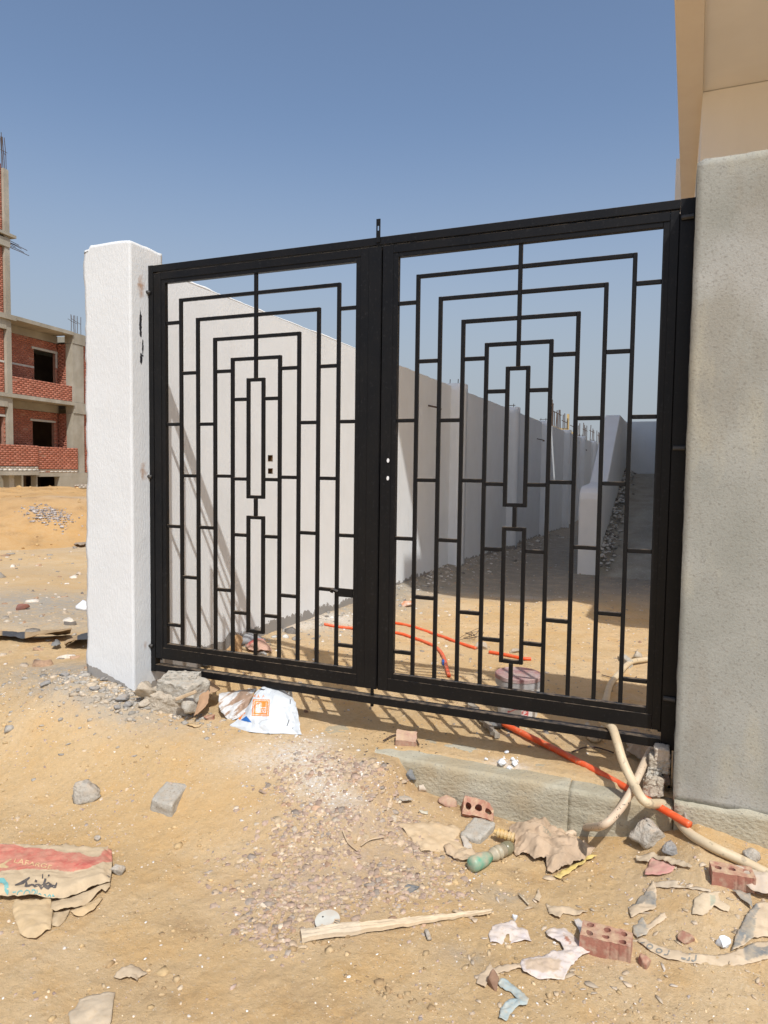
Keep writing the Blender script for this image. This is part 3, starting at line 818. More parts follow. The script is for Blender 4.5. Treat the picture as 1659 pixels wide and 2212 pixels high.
    # key holes: white discs added for the daylight seen through the stile
    for zz in (1.329, 1.235):
        mb = MB(); mb.lathe([(.010, 0), (.010, .004)], (0, 0, 0), 14)
        o = build('keyhole_daylight', mb, pmat('daylight_white', (.8, .8, .8), (.7, .7, .7), 20, .3, 0, metallic=0.0), l2)
        o.rotation_euler = (math.pi/2, 0, 0); o.location = (1.593+off, .005, zz); o.scale = (.7, 1.15, 1)
    # iron anchors welded to the posts and let into the pillars
    def anchor(xp, z, s):
        mb = MB(); mb.tube([(xp-s*.0+off, -.008, z), (xp-s*.03+off, -.03, z+.002), (xp-s*.062+off, -.045, z+.006)], .0075, 7)
        mb.tube([(xp+s*.012+off, -.003, z-.004), (xp-s*.008+off, -.008, z)], .012, 7)
        build('wall_anchor', mb, M_BARE, root, smooth=True)
    for z in (2.34, 1.22, .16): anchor(.006, z, 1)
    for z in (2.415, 1.395, .24): 
        mb = MB(); mb.tube([(2.99+off, -.004, z), (3.04+off, -.012, z)], .011, 7); build('wall_anchor', mb, M_BARE, root)
make_gate()

# ================================================================== HOUSE ON THE RIGHT
def make_house():
    root = empty('beige_house', (3.4, 8, 0), 'beige rendered house with an overhanging upper floor behind the grey pillar', 'house')
    o3 = Vector((3.4, 8, 0))
    def part(nm, mb, mat):
        mb.v = [(v[0]-o3.x, v[1]-o3.y, v[2]-o3.z) for v in mb.v]; return build(nm, mb, mat, root)
    ZS = 6.12
    la, lb = OZ(1457, 0, ZS), OZ(1469.5, 380, ZS); k = (lb[0]-la[0])/(lb[1]-la[1])
    lx = lambda y: la[0]+(y-la[1])*k
    ra, rb = OZ(1523, 0, ZS), OZ(1518, 205, ZS); kr = (rb[0]-ra[0])/(rb[1]-ra[1]); rx = lambda y: ra[0]+(y-ra[1])*kr
    yw = rb[1]; Y0 = 1.15
    # overhanging floor: edge beam on the left (a little lower), slab to the right
    mb = MB(); y1 = 11.8
    mb.prism([(lx(Y0), Y0, ZS), (rx(Y0), Y0, ZS), (rx(y1), y1, ZS), (lx(y1), y1, ZS)], .75); part('edge_beam', mb, M_BEIGE)
    mb = MB(); mb.prism([(rx(Y0)+.002, Y0+.002, ZS+.04), (9, Y0+.002, ZS+.04), (9, 12, ZS+.04), (rx(12)+.002, 12, ZS+.04)], .70); part('overhanging_floor', mb, M_BEIGE2)
    mb = MB(); mb.box(rx(yw), 9, yw, 12, -.8, ZS+.03); part('ground_floor_wall', mb, M_BEIGE2)
    # upper storey and roof slab, above the picture: they throw the shade on the yard
    mb = MB(); mb.box(3.1, 9, 2.4, 12, ZS+.742, 9.6); part('upper_wall', mb, M_BEIGE2)
    mb = MB(); mb.box(2.95, 9.4, .2, 12.2, 9.75, 10.02); part('roof_slab', mb, M_BEIGE)
    mb = MB(); mb.box(2.97, 9.2, .25, 12, 9.6, 9.748); part('roof_beam', mb, M_BEIGE)
    mb = MB(); mb.box(3.27, 9.2, 12.3, 46, 10.3, 10.75); part('rear_roof', mb, M_BEIGE)
    mb = MB(); mb.box(3.9, 9, 12.05, 45, -.8, 10.29); part('rear_wall', mb, M_BEIGE2)
    mb = MB(); mb.box(4.0, 9, 1.85, yw, 3.5, 3.85); part('added_shade_slab', mb, M_BEIGE)  # unseen slab, added to bring the yard shade nearer at the right
    # farther wing of the house seen past the edge beam
    a = OY(1457, 430, 13.); b = OY(1466, 330, 13.)
    mb = MB(); mb.box(a[0]+.005, 6, 13, 17, 2.0, b[2]-.12); part('rear_wing', mb, M_BEIGE2)
make_house()

# ================================================================== RAMP AND ITS PARAPET
def make_ramp():
    x0, x1 = 1.65, 1.95
    root = empty('ramp_parapet', (1.8, 8, -.3), 'white plastered parapet with sloping top beside the dirt ramp', 'parapet wall')
    prof = [(7.93, -.8), (7.93, .86), (7.97, .96), (8.08, 1.03), (8.25, 1.06), (9.2, 1.085), (9.45, 1.12), (11.9, 2.42), (12.1, 2.5), (15.0, 2.51), (15.0, -.8)]
    mb = MB(); n = len(prof)
    V = [(x0-1.8+(.0), p[0]-8, p[1]+.3) for p in prof]+[(x1-1.8, p[0]-8, p[1]+.3) for p in prof]
    F = [tuple(range(n)), tuple(range(2*n-1, n-1, -1))]+[((i+1) % n, i, n+i, n+(i+1) % n) for i in range(n)]
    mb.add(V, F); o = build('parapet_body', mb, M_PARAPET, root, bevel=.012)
    r = empty('dirt_ramp', (2.5, 11, 0), 'grey trampled ramp rising behind the gate to the back wall', 'ramp')
    n = 60; us = np.linspace(1.952, 3.18, 40); vs = np.linspace(7.2, 15.0, 140)
    X, Y = np.meshgrid(us, vs, indexing='ij'); x, y = X.ravel(), Y.ravel()
    Z = np.interp(y, [7.2, 7.9, 8.4, 14.2, 15], [-.42, -.33, -.15, 1.2, 1.25])
    z = Z+.04*fbm(x*2, y*2, 0, 3, 4)+.02*fbm(x*9, y*9, 0, 5, 3)+.18*np.exp(-((x-1.95)/.16)**2)*(.6+.6*fbm(x*5, y*5, 0, 8, 3))*sstep((y-7.9)/.5)
    id_ = np.arange(len(x)).reshape(X.shape); q = np.stack([id_[:-1, :-1], id_[1:, :-1], id_[1:, 1:], id_[:-1, 1:]], -1).reshape(-1, 4)
    me = mesh_np('ramp_surface', np.column_stack([x-2.5, y-11, z]), q)
    link('ramp_surface', me, M_RAMP, r)
    mb = MB(); mb.box(1.953-2.5, 3.18-2.5, 7.95-11, 14.99-11, -.9, -.45); build('ramp_base', mb, M_RAMP, r)
    # white flakes and mortar crumbs along the foot of the parapet
    V0, F0 = ICO1; Vs = []; Fs = []; cs = []
    R = np.random.default_rng(5)
    for i in range(420):
        yy = 7.9+7*R.random(); xx = 1.97+abs(R.normal())*.10; zz = np.interp(yy, [7.2, 7.9, 8.4, 14.2, 15], [-.42, -.33, -.15, 1.2, 1.25])+.17*math.exp(-((xx-1.95)/.16)**2)
        s = R.uniform(.012, .05); v = V0*R.uniform(.6, 1.2, (12, 1))*np.array([s, s, s*.5])+np.array([xx-2.5, yy-11, zz+.01])
        Fs.append(F0+12*i); Vs.append(v); c = R.choice(3, p=[.5, .3, .2]); cs.append(np.tile(((.62, .6, .56), (.3, .28, .25), (.2, .18, .16))[c], (12, 1)))
    o = link('plaster_crumbs', mesh_np('plaster_crumbs', np.concatenate(Vs), np.concatenate(Fs), np.concatenate(cs)), M_GRAVEL, r); o['kind'] = 'stuff'
    b = empty('back_wall', (2.6, 15.1, 0), 'short white wall closing the top of the dirt ramp', 'wall')
    mb = MB(); mb.box(1.66-2.6, 4.4-2.6, -.09, .10, -.8, 2.56); build('wall_panel', mb, M_WHITE, b)
make_ramp()

# ================================================================== UNFINISHED BRICK BUILDING (left)
def bricks(nm, s0, s1, z0, z1, yf, mat, parent, holes=(), pale=False, rowh=.078, bl=.235, col=((.41, .155, .10), (.38, .14, .09), (.44, .18, .12)), axis='x'):
    """mortar panel plus every brick proud of it, joined as one stuff part"""
    R = np.random.default_rng(int(abs(s0*97+z0*31)*10)+3)
    V = []; F = []; C = []
    nrow = int(round((z1-z0)/rowh)); rowh = (z1-z0)/max(1, nrow); n = 0
    fq = np.array([(0, 1, 5, 4), (1, 3, 7, 5), (3, 2, 6, 7), (2, 0, 4, 6), (4, 5, 7, 6), (0, 2, 3, 1)])
    for r in range(nrow):
        s = s0-(bl*.5 if r % 2 else 0)
        while s < s1:
            a, b = max(s, s0)+.004, min(s+bl, s1)-.006; s += bl
            if b-a < .03: continue
            za, zb = z0+r*rowh+.004, z0+(r+1)*rowh-.007
            if any(h[0] < (a+b)/2 < h[1] and h[2] < (za+zb)/2 < h[3] for h in holes): continue
            for h in holes:
                if h[2] < (za+zb)/2 < h[3]:
                    if a < h[0] < b: b = h[0]
                    if a < h[1] < b: a = h[1]
            if R.random() < .012: continue
            p = .005+R.uniform(-.002, .003)
            V.append([(x, y, z) for z in (za, zb) for y in (yf-p, yf+.02) for x in (a, b)]); F.append(fq+8*n); n += 1
            c = np.array(col[R.integers(len(col))])*R.uniform(.9, 1.08)
            C.append(np.tile(c, (8, 1)))
    if not V: return
    V = np.concatenate([np.array(v) for v in V])
    if axis == 'y': V = np.column_stack([V[:, 1], V[:, 0], V[:, 2]]); 
    F = np.concatenate(F)
    if axis == 'y': F = F[:, ::-1]
    o = link('bricks', mesh_np('bricks', V, F, np.concatenate(C)), mat, parent); o['kind'] = 'stuff'
    return o
def make_brick_building():
    d = ray(160, 1006); P0 = CAM+d*28.8
    root = empty('brick_building', (P0[0], P0[1], 0), 'unfinished red brick building with concrete frame and bare rebar beyond the sand mound', 'building')
    root.rotation_euler = (0, 0, math.atan2(.993, -.118))
    def part(nm, boxes, mat=M_BCONC, parent=root, bevel=0):
        mb = MB()
        for b in boxes: mb.box(*b)
        return build(nm, mb, mat, parent, bevel=bevel)
    # frame: local x along the front (away from us), y into the building
    part('column', [(-3.44, -3.21, -.02, .25, -.6, 6.55)]); part('column', [(-3.44, -3.21, -.02, .25, 6.752, 9.14)]); part('column', [(-3.44, -3.21, -.02, .25, 9.452, 9.535)])
    part('column', [(-3.43, -3.20, -.02, .25, 9.645, 11.9)])
    part('column', [(-.05, .615, -.02, .3, 1.0, 3.44)]); part('column', [(-.04, .62, -.03, .3, 3.91, 6.29)])
    part('beam', [(-.03, .70, -.05, .35, 6.30, 6.74)]); part('beam', [(-.02, .72, -.05, .35, 3.45, 3.90)])
    part('floor_slab', [(-9, -3.06, -.12, 8, 6.56, 6.74)]); part('floor_slab', [(-3.055, -.035, -.10, 8, 6.61, 6.75)]); part('floor_slab', [(.705, 7, -.02, 8, 6.5, 6.74)])
    part('floor_slab', [(-9, -.025, -.10, 8, 3.76, 3.90)]); part('floor_slab', [(.725, 7, -.02, 8, 3.7, 3.90)])
    part('floor_slab', [(-9, -2.99, -.12, 6, 9.54, 9.64)])
    part('beam', [(-9, -3.21, -.05, .3, 9.15, 9.45)])
    part('beam', [(-9, -3.45, -.04, .3, 6.2, 6.555)]); part('beam', [(-9, -3.45, -.04, .3, 3.4, 3.755)])
    # brick balcony walls
    def wall(s0, s1, z0, z1, y, t=.12, holes=(), **kw):
        mb = MB()
        xs = sorted(set([s0, s1]+[v for h in holes for v in h[:2] if s0 < v < s1])); zs = sorted(set([z0, z1]+[v for h in holes for v in h[2:] if z0 < v < z1]))
        for a, b in zip(xs, xs[1:]):
            for c, e in zip(zs, zs[1:]):
                if any(h[0] <= (a+b)/2 <= h[1] and h[2] <= (c+e)/2 <= h[3] for h in holes): continue
                mb.box(a, b, y, y+t, c, e)
        o = build('brick_wall', mb, M_MORTAR, root)
        bricks('bricks', s0, s1, z0, z1, y, M_BRICK, o, holes, **kw)
        return o
    WB = ((.60, .56, .48), (.55, .52, .45), (.64, .60, .52))
    wall(-3.2, -.055, 3.905, 4.55, .0); wall(-9, -2.14, 1.25, 2.03, -.16); wall(-2.135, .14, 1.14, 2.01, -.08)
    wall(-9, -2.14, 1.06, 1.245, -.14, col=WB, rowh=.09); wall(-2.135, .14, 1.005, 1.135, -.06, col=WB, rowh=.065)
    part('foundation_beam', [(-9, -2.16, -.2, .2, .91, 1.055)]); part('foundation_beam', [(-2.155, .74, -.06, .2, .845, 1.0), (-.9, .74, -.06, .2, -.7, .843), (-2.155, -2.1, -.06, .2, -.7, .843)])
    part('foundation_wall', [(-9, -2.16, .55, .7, -.7, .91)], M_BCONC); part('cellar_wall', [(-2.1, -.9, 1.6, 1.7, -.7, .84)], M_DARK)
    wall(-.06, .74, .35, .5, -.065, t=.004, col=WB, rowh=.075)
    # recessed balcony: rear wall with openings, side wall
    D = .75
    wall(-3.2, .0, 3.905, 6.3, D, holes=[(-1.29, -.12, 3.9, 5.88)]); wall(-3.2, .0, 1.0, 3.45, D, holes=[(-1.42, -.25, .99, 3.04)])
    part('beam', [(-3.2, -.001, D-.02, D+.2, 6.305, 6.6)]); part('beam', [(-3.2, -.001, D-.02, D+.2, 3.455, 3.755)])
    for z0, z1, s in ((3.905, 6.29, 1), (1.0, 3.44, 2)):
        mb = MB(); mb.box(.0, .12, .31, D+.2, z0, z1); o = build('brick_wall', mb, M_MORTAR, root)
        bricks('bricks', .31, D, z0, z1, .0, M_BRICK, o, axis='y')
        mb = MB(); mb.box(-3.33, -3.205, .26, D+.2, z0, z1); build('brick_wall', mb, M_MORTAR, root)
    part('window_lintel', [(-1.42, -.0, D-.03, D+.1, 5.88, 5.97)], pmat('pale_lintel', (.55, .53, .47), (.48, .46, .41), 5)); part('window_lintel', [(-1.55, -.18, D-.03, D+.1, 3.04, 3.12)], bpy.data.materials['pale_lintel'])
    part('pale_course', [(-3.2, -1.30, D-.016, D, 5.12, 5.19)], bpy.data.materials['pale_lintel']); part('pale_quoin', [(-.12, -.02, D-.02, D, 5.3, 5.88)], bpy.data.materials['pale_lintel'])
    part('pale_course', [(-9, -3.45, .078, .1, 5.0, 5.07)], bpy.data.materials['pale_lintel'])
    # left bay and tower brickwork, bay beyond the corner column
    wall(-6, -3.445, 3.905, 6.19, .10); wall(-6, -3.445, 2.04, 3.39, .10, holes=[(-4.9, -3.52, 2.0, 3.04)])
    part('window_lintel', [(-5.0, -3.46, .07, .2, 3.04, 3.12)], bpy.data.materials['pale_lintel'])
    wall(-6, -3.445, 6.755, 9.14, .08); wall(-6, -3.435, 9.645, 12.05, .08)
    wall(.63, 6.9, 1.0, 3.69, .12); wall(.63, 6.9, 3.91, 6.49, .12)
    # dark rooms behind
    part('inner_wall', [(-9, 7, 4.5, 4.6, 1, 6.5), (-9.1, -9, 0, 8, -.6, 6.5), (6.9, 7, .3, 8, -.6, 6.5), (-9, 7, 7.9, 8.0, -.6, 6.6), (-9, -3.5, 5.9, 6, 6.75, 12), (-3.25, -3.2, .26, 6, 6.75, 11.9), (-6.1, -6, .1, 6, 6.75, 12.0)], M_DARK)
    part('inner_floor', [(-9, 7, .96, 7.9, .85, .99)], M_DARK)
    def bars(nm, segs, r=.012):
        for a, b in segs:
            mb = MB(); mb.tube([a, tuple((Vector(a)+Vector(b))/2+Vector((random.uniform(-.03, .03), 0, random.uniform(-.02, .02)))), b], r, 5); build('rebar', mb, M_REBAR, root)
    bars('corner', [((x, .05+.1*(i % 2), 6.7), (x+random.uniform(-.02, .02), .05+.1*(i % 2), 7.48+random.uniform(-.06, .05))) for i, x in enumerate((.0, .12, .24, .30, .36, .47, .58))])
    bars('tie', [((.0, .03, 7.3), (.58, .05, 7.18)), ((.0, .2, 7.3), (.58, .2, 7.2))], .009)
    bars('beam end', [((-3.22, .0+.04*(i % 3), 9.18+i*.042), (-2.25-.16*((i*3) % 5), .02+.04*(i % 3), 9.16+i*.04)) for i in range(7)])
    bars('tower', [((-3.40+.035*i, .02+.1*(i % 2), 11.85), (-3.44+.03*i+random.uniform(-.03, .03), .03+.1*(i % 2), 13.05+random.uniform(-.1, .1))) for i in range(6)])
    bars('tower tie', [((-3.43, .0, 12.5), (-3.2, .1, 12.45)), ((-3.43, .1, 12.55), (-3.22, .0, 12.5))], .009)
make_brick_building()

# ================================================================== DISTANT BUILDING (over the boundary wall)
def make_far_building():
    root = empty('roofless_building', (-2.5, 40, 0), 'roofless concrete building with timber shuttering and rebar above the boundary wall', 'building')
    def part(nm, boxes, mat):
        mb = MB()
        for b in boxes: mb.box(*b)
        return build(nm, mb, mat, root)
    M = pmat('pale_far_concrete', (.45, .39, .27), (.37, .31, .21), 1, .95, .3, .02, 6)
    part('wall', [(-9, 0, -14, 20, -1, 3.38)], M); part('roof_slab', [(-9.2, .06, -14.1, 20.1, 3.382, 3.52)], M_BCONC)
    part('roof_parapet', [(-9, -.6, -14, -7.2, 3.523, 3.72)], M)
    mw = pmat('yellow_timber', (.62, .47, .23), (.52, .38, .18), 3, .9, .3, .01, 10)
    for i in range(9): part('plank', [(-.35+.03*(i % 3), .05+.02*(i % 2), -5.4+i*.62, -4.9+i*.62, 3.53+.02*(i % 2), 3.60+.05*(i % 3))], mw)
    part('timber_stack', [(-1.6, -.2, -8.0, -1.2, 3.523, 3.66)], mw)
    def col(y, h, n=4, w=.35):
        for i in range(n):
            mb = MB(); yy = y+w*i/(n-1)*3; mb.tube([(-.1, yy, 3.4), (-.1+random.uniform(-.04, .04), yy+random.uniform(-.1, .1), 3.52+h+random.uniform(-.15, .15))], .028, 5); build('rebar', mb, M_REBAR, root)
    def tie(y0, y1, z):
        mb = MB(); mb.tube([(-.12, y0, z), (-.12, y1, z)], .022, 5); build('rebar_tie', mb, M_REBAR, root)
    col(-8.3, 1.25, 5, .15); col(-7.3, .95, 5, .7); tie(-8.4, -4.9, 4.35); tie(-8.4, -7.6, 4.7)
    col(-4.2, .9, 3, .5); tie(-4.6, -2.2, 4.1); tie(-1.2, .2, 4.05)
    mb = MB(); mb.box(-.14, -.02, -2.6, -2.4, 3.52, 4.6); build('timber_post', mb, mw, root)
    col(1.5, .8, 3, .6); col(5, 1.0, 4, .8); tie(5, 7.8, 4.2); col(9.5, 1.1, 3, .9); tie(9.0, 12.6, 4.35); col(14.5, 1.0, 3, .6); tie(14.5, 16.5, 4.3)
make_far_building()

# ================================================================== THINGS LYING ABOUT
def block(name, top, h, mat, label, cat, seed=0, amp=.006, sink=.01, n=10, group=None):
    """a block from the four corners of its top face (front left, front right, back right, back left, photo points)"""
    zg = G(*top[0]).z-sink
    for _ in range(3):
        q = [OZ(px, py, zg+h) for px, py in top]
        zg = min(hz(p[0], p[1]) for p in q)-sink
    V, F = rough_box(0, 1, 0, 1, 0, 1, 1.0/n, 0)
    a, b, c, d = [p[:2] for p in q]
    u, v, w = V[:, 0:1], V[:, 1:2], V[:, 2]
    P = (1-u)*(1-v)*a+u*(1-v)*b+u*v*c+(1-u)*v*d
    C = np.mean([a, b, c, d], 0)
    P = np.column_stack([P, zg+w*h])
    e = (np.minimum(V, 1-V) < .02).sum(1)
    D = np.stack([fbm(P[:, 0]*28+k, P[:, 1]*28, P[:, 2]*28, seed+k, 3) for k in (0, 3, 7)], 1)*amp*1.7
    P = P+D; M = np.array([C[0], C[1], zg+h/2]); P = P+(M-P)*np.clip(e-1, 0, 2)[:, None]*.035
    o = link(name, mesh_np(name, P-np.array([C[0], C[1], zg]), F), mat); o.location = (C[0], C[1], zg)
    return tag(o, label, cat, group)
def fbox(name, x0p, x1p, yt, yb, Y, dep, mat, label, cat, seed=0, amp=.007, rot=0.0, group=None, n=18, top_pinch=0.0):
    """a block from its front face in photo points, standing at distance Y"""
    a, b = OY(x0p, yb, Y), OY(x1p, yt, Y); w, h = b[0]-a[0], b[2]-a[2]
    V, F = rough_box(-.5, .5, 0, 1, 0, 1, 1.0/n, 0)
    P = V*np.array([w, dep, h])
    e = (np.minimum(np.abs(V-np.array([-.5, 0, 0])), np.abs(V-np.array([.5, 1, 1]))) < .02).sum(1)
    D = np.stack([fbm(P[:, 0]*24+k+seed, P[:, 1]*24, P[:, 2]*24, seed+k, 3) for k in (0, 3, 7)], 1)*amp*1.8
    D = D+np.stack([fbm(P[:, 0]*75+k+seed, P[:, 1]*75, P[:, 2]*75, seed+k+20, 2) for k in (0, 3, 7)], 1)*amp*.8
    M = np.array([0, dep/2, h/2]); P = P+D+(M-P)*np.clip(e-1, 0, 2)[:, None]*.06
    P[:, 0] *= 1-top_pinch*V[:, 2]
    o = link(name, mesh_np(name, P, F), mat); o.location = ((a[0]+b[0])/2, Y, a[2]); o.rotation_euler = (0, 0, rot)
    return tag(o, label, cat, group)
def holed_brick(name, px, py, size, nx, ny, r, rot, mat, label, cat, tilt=(0, 0), sink=.01, amp=.002, seed=0, clip=None):
    """hollow clay brick: round holes go down into it, scored sides"""
    Lx, Ly, H = size; bm = bmesh.new(); K = 12
    cw, ch = Lx/nx, Ly/ny; dep = H*.85
    def vv(x, y, z): return bm.verts.new((x, y, z))
    for i in range(nx):
        for j in range(ny):
            cx, cy = -Lx/2+cw*(i+.5), -Ly/2+ch*(j+.5)
            out = []; inn = []; low = []
            for k in range(K):
                t = 2*math.pi*(k+.5)/K; c, s = math.cos(t), math.sin(t); m = max(abs(c)/(cw/2), abs(s)/(ch/2))
                out.append(vv(cx+c/m, cy+s/m, H)); inn.append(vv(cx+c*r, cy+s*r, H)); low.append(vv(cx+c*r*.95, cy+s*r*.95, H-dep))
            co = []
            for k in range(K):
                k2 = (k+1) % K
                bm.faces.new((out[k], out[k2], inn[k2], inn[k])); bm.faces.new((inn[k], inn[k2], low[k2], low[k]))
                # the square corners
                a, b = out[k].co, out[k2].co
                if abs(a.x-b.x) > 1e-6 and abs(a.y-b.y) > 1e-6:
                    sx = cx+cw/2*(1 if (a.x+b.x)/2 > cx else -1); sy = cy+ch/2*(1 if (a.y+b.y)/2 > cy else -1)
                    bm.faces.new((out[k], vv(sx, sy, H), out[k2]))
            bm.faces.new(low)
    # sides with scoring grooves
    def side(p, q, ng):
        p, q = Vector(p), Vector(q); t = (q-p); nrm = Vector((t.y, -t.x, 0)).normalized(); S = []
        m = ng*4
        for k in range(m+1):
            g = -.0022 if k % 4 == 2 and k > m*.45 else 0
            g = 0 if k in (0, m) else g
            b = p+t*(k/m)+nrm*g; S.append((vv(b.x, b.y, 0), vv(b.x, b.y, H)))
        for a, b in zip(S, S[1:]): bm.faces.new((a[0], b[0], b[1], a[1]))
    x, y = Lx/2, Ly/2
    side((-x, -y, 0), (x, -y, 0), 6); side((x, -y, 0), (x, y, 0), 4); side((x, y, 0), (-x, y, 0), 6); side((-x, y, 0), (-x, -y, 0), 4)
    bm.faces.new([vv(-x, y, 0), vv(x, y, 0), vv(x, -y, 0), vv(-x, -y, 0)])
    bmesh.ops.remove_doubles(bm, verts=list(bm.verts), dist=.0002)
    bmesh.ops.recalc_face_normals(bm, faces=list(bm.faces))
    me = bpy.data.meshes.new(name); bm.to_mesh(me); bm.free()
    V = np.array([v.co[:] for v in me.vertices])
    D = np.stack([fbm(V[:, 0]*40+k, V[:, 1]*40, V[:, 2]*40+seed, seed+k, 3) for k in (0, 3, 7)], 1)*amp*2
    V = V+D
    if clip is not None: V = clip(V)
    me.vertices.foreach_set('co', V.astype(np.float32).ravel()); me.update()
    o = link(name, me, mat); g = G(px, py); o.location = (g.x, g.y, g.z-sink); o.rotation_euler = (tilt[0], tilt[1], rot)
    return tag(o, label, cat)
def pxrot(a, b):
    p, q = G(*a), G(*b); return math.atan2(q.y-p.y, q.x-p.x)
def decal(name, geo, org, ux, uy, zf, color, mat, parent, lift=.0016, poly=None):
    V, F = geo; P = [(org[0]+ux[0]*v[0]+uy[0]*v[1], org[1]+ux[1]*v[0]+uy[1]*v[1]) for v in V]
    if poly is not None:
        k = inpoly(np.array([p[0] for p in P]), np.array([p[1] for p in P]), poly); F = [f for f in F if all(k[i] for i in f)]
        if not F: return
    W3 = []
    for p in P:
        g = G(*p); W3.append((g.x, g.y, zf(g.x, g.y)+lift))
    me = bpy.data.meshes.new(name); me.from_pydata(W3, [], F); me.update(); setcol(me, np.tile(np.array(color, float), (len(W3), 1)))
    return link(name, me, mat, parent)
def hose(name, pts, r, mat, label, cat, n=10, sm=60, parent=None, group=None):
    P = catmull(np.array([list(p) for p in pts]), sm); mb = MB(); mb.tube([tuple(p) for p in P], r, n)
    o = build(name, mb, mat, parent, smooth=True)
    return tag(o, label, cat, group) if label else o
def gp(px, py, dz=0.0):
    g = G(px, py); return (g.x, g.y, g.z+dz)
def yp(px, py, Y): return tuple(OY(px, py, Y))

# ---- hoses and conduits
hose('beige_hose', [gp(1440, 1425, .03), gp(1395, 1434, .03), gp(1362, 1439, .03), gp(1338, 1462, .03), gp(1318, 1488, .03), yp(1308, 1515, .75), yp(1296, 1545, .3), yp(1304, 1558, .085), yp(1322, 1571, .015), yp(1333, 1602, -.07),
     yp(1346, 1645, -.13), yp(1368, 1692, -.19), yp(1395, 1733, -.27), gp(1440, 1776, .05), gp(1482, 1806, .03), gp(1535, 1838, .026), gp(1600, 1870, .024), gp(1665, 1905, .024), gp(1760, 1950, .024)], .0205, M_HOSE,
     'thick cream hose looped over the gate\'s bottom rail and out to the right', 'hose', n=14, sm=120)
hose('pink_hose', [gp(1222, 1812, .016), gp(1262, 1803, .03), yp(1302, 1783, -.36), yp(1335, 1753, -.29), yp(1360, 1716, -.215), yp(1376, 1683, -.15), yp(1390, 1652, -.04), yp(1402, 1628, .12), yp(1416, 1604, .3)], .0175, M_HOSEP,
     'short dusty pinkish hose speckled with paint, hanging over the beam edge', 'hose', n=14, sm=70)
hose('hose_loop', [gp(1269, 1575, .02), gp(1271, 1597, .02), gp(1284, 1608, .02), gp(1297, 1600, .02), gp(1303, 1580, .02)], .016, M_HOSE, 'small cream hose loop on sand under the bottom rail', 'hose')
a, b = Vector(gp(1087, 1577, .03)), Vector(gp(1490, 1806, .055))
hose('orange_conduit', [a, a.lerp(b, .33)+Vector((0, 0, .012)), a.lerp(b, .66)+Vector((0, 0, .014)), b], .0165, M_ORANGE, 'straight orange conduit sticking out over the threshold beam', 'pipe', n=14)
hose('orange_conduit', [gp(*p, .012) for p in ((700, 1352), (740, 1357), (790, 1358), (832, 1347), (857, 1350), (890, 1357), (932, 1370), (962, 1382), (987, 1391), (1028, 1404))], .0135, M_ORANGE, 'far orange conduit curving across the yard sand into a clod', 'pipe', sm=70)
hose('orange_conduit', [gp(*p, .014) for p in ((1057, 1412), (1097, 1421), (1128, 1427), (1147, 1428))], .0135, M_ORANGE, 'short orange conduit lying behind the bucket, pale at its end', 'pipe')
hose('orange_conduit', [gp(*p, .014) for p in ((800, 1367), (855, 1372), (888, 1380), (932, 1397), (951, 1412), (960, 1430), (965, 1452), (970, 1466))], .0135, M_ORANGE, 'near orange conduit bending towards the gate, blue tape on it', 'pipe', sm=60)
g1, g2 = gp(957.5, 1434, .014), gp(959.5, 1440, .014)
m_blue = pmat('blue_tape', (.03, .12, .42), (.02, .09, .33), 20, .5, 0)
t = MB(); t.tube([g1, g2], .0150, 10); t_o = build('blue_tape', t, m_blue); t_o.parent = bpy.data.objects['orange_conduit.003']

# ---- blocks under the left post
fbox('block', 314, 394, 1507, 1538, -.235, .20, M_BLOCK2, 'tan pebbly block at the base of the left pile, half buried', 'block', 1, .008, .12)
fbox('block', 331, 408, 1482, 1509, -.22, .19, M_BLOCK, 'grey block in the middle of the pile under the left post', 'block', 2, .007, -.18)
def top_left_brick():
    a, b = OY(338, 1484, -.19), OY(400, 1460, -.19)
    o = holed_brick('hollow_block', 368, 1480, (.205, .14, .062), 4, 2, .013, .38, M_BLOCK, 'grey hollow block with holes on top of the left pile', 'block', amp=.004, seed=4)
    o.location = ((a[0]+b[0])/2, -.09, a[2]+.0)
top_left_brick()
rock('mortar_boulder', 310, 1490, (.16, .13, .11), 31, M_BLOCK2, 'round pebbly mortar boulder at the foot of the white pillar', 'boulder', .4, amp=.4, loc=tuple(OY(311, 1490, -.23)))
rock('rubble_stone', 330, 1520, (.15, .1, .09), 35, M_BLOCK2, 'rough tan lump below the round mortar boulder', 'stone', .9, amp=.4, loc=tuple(OY(318, 1519, -.24)))
rock('rubble_stone', 413, 1524, (.13, .12, .12), 34, M_BLOCK, 'whitish rubble stone right of the left block pile', 'stone', 1.1, amp=.42, loc=tuple(OY(414, 1523, -.22)))
mb = MB(); mb.box(-.065, .065, -.012, .012, -.009, .009); o = build('wood_offcut', mb, M_WOOD, bevel=.003); o.location = OY(402, 1502, -.27); o.rotation_euler = (0, -.42, .2); tag(o, 'short pale wood offcut leaning on the left pile', 'wood')
sheet('clear_plastic', [(362, 1531), (371, 1508), (384, 1514), (393, 1528), (386, 1538), (364, 1537)], attrmat('clear_film', .3, .2, 60, .003, .5, .1, 20, trans=.3), .006, .02, .02, 25, 3, color=(.55, .57, .58), label='crumpled clear plastic at the foot of the left pile', cat='plastic', hump=lambda x, y, d: .05*sstep(d/.03))
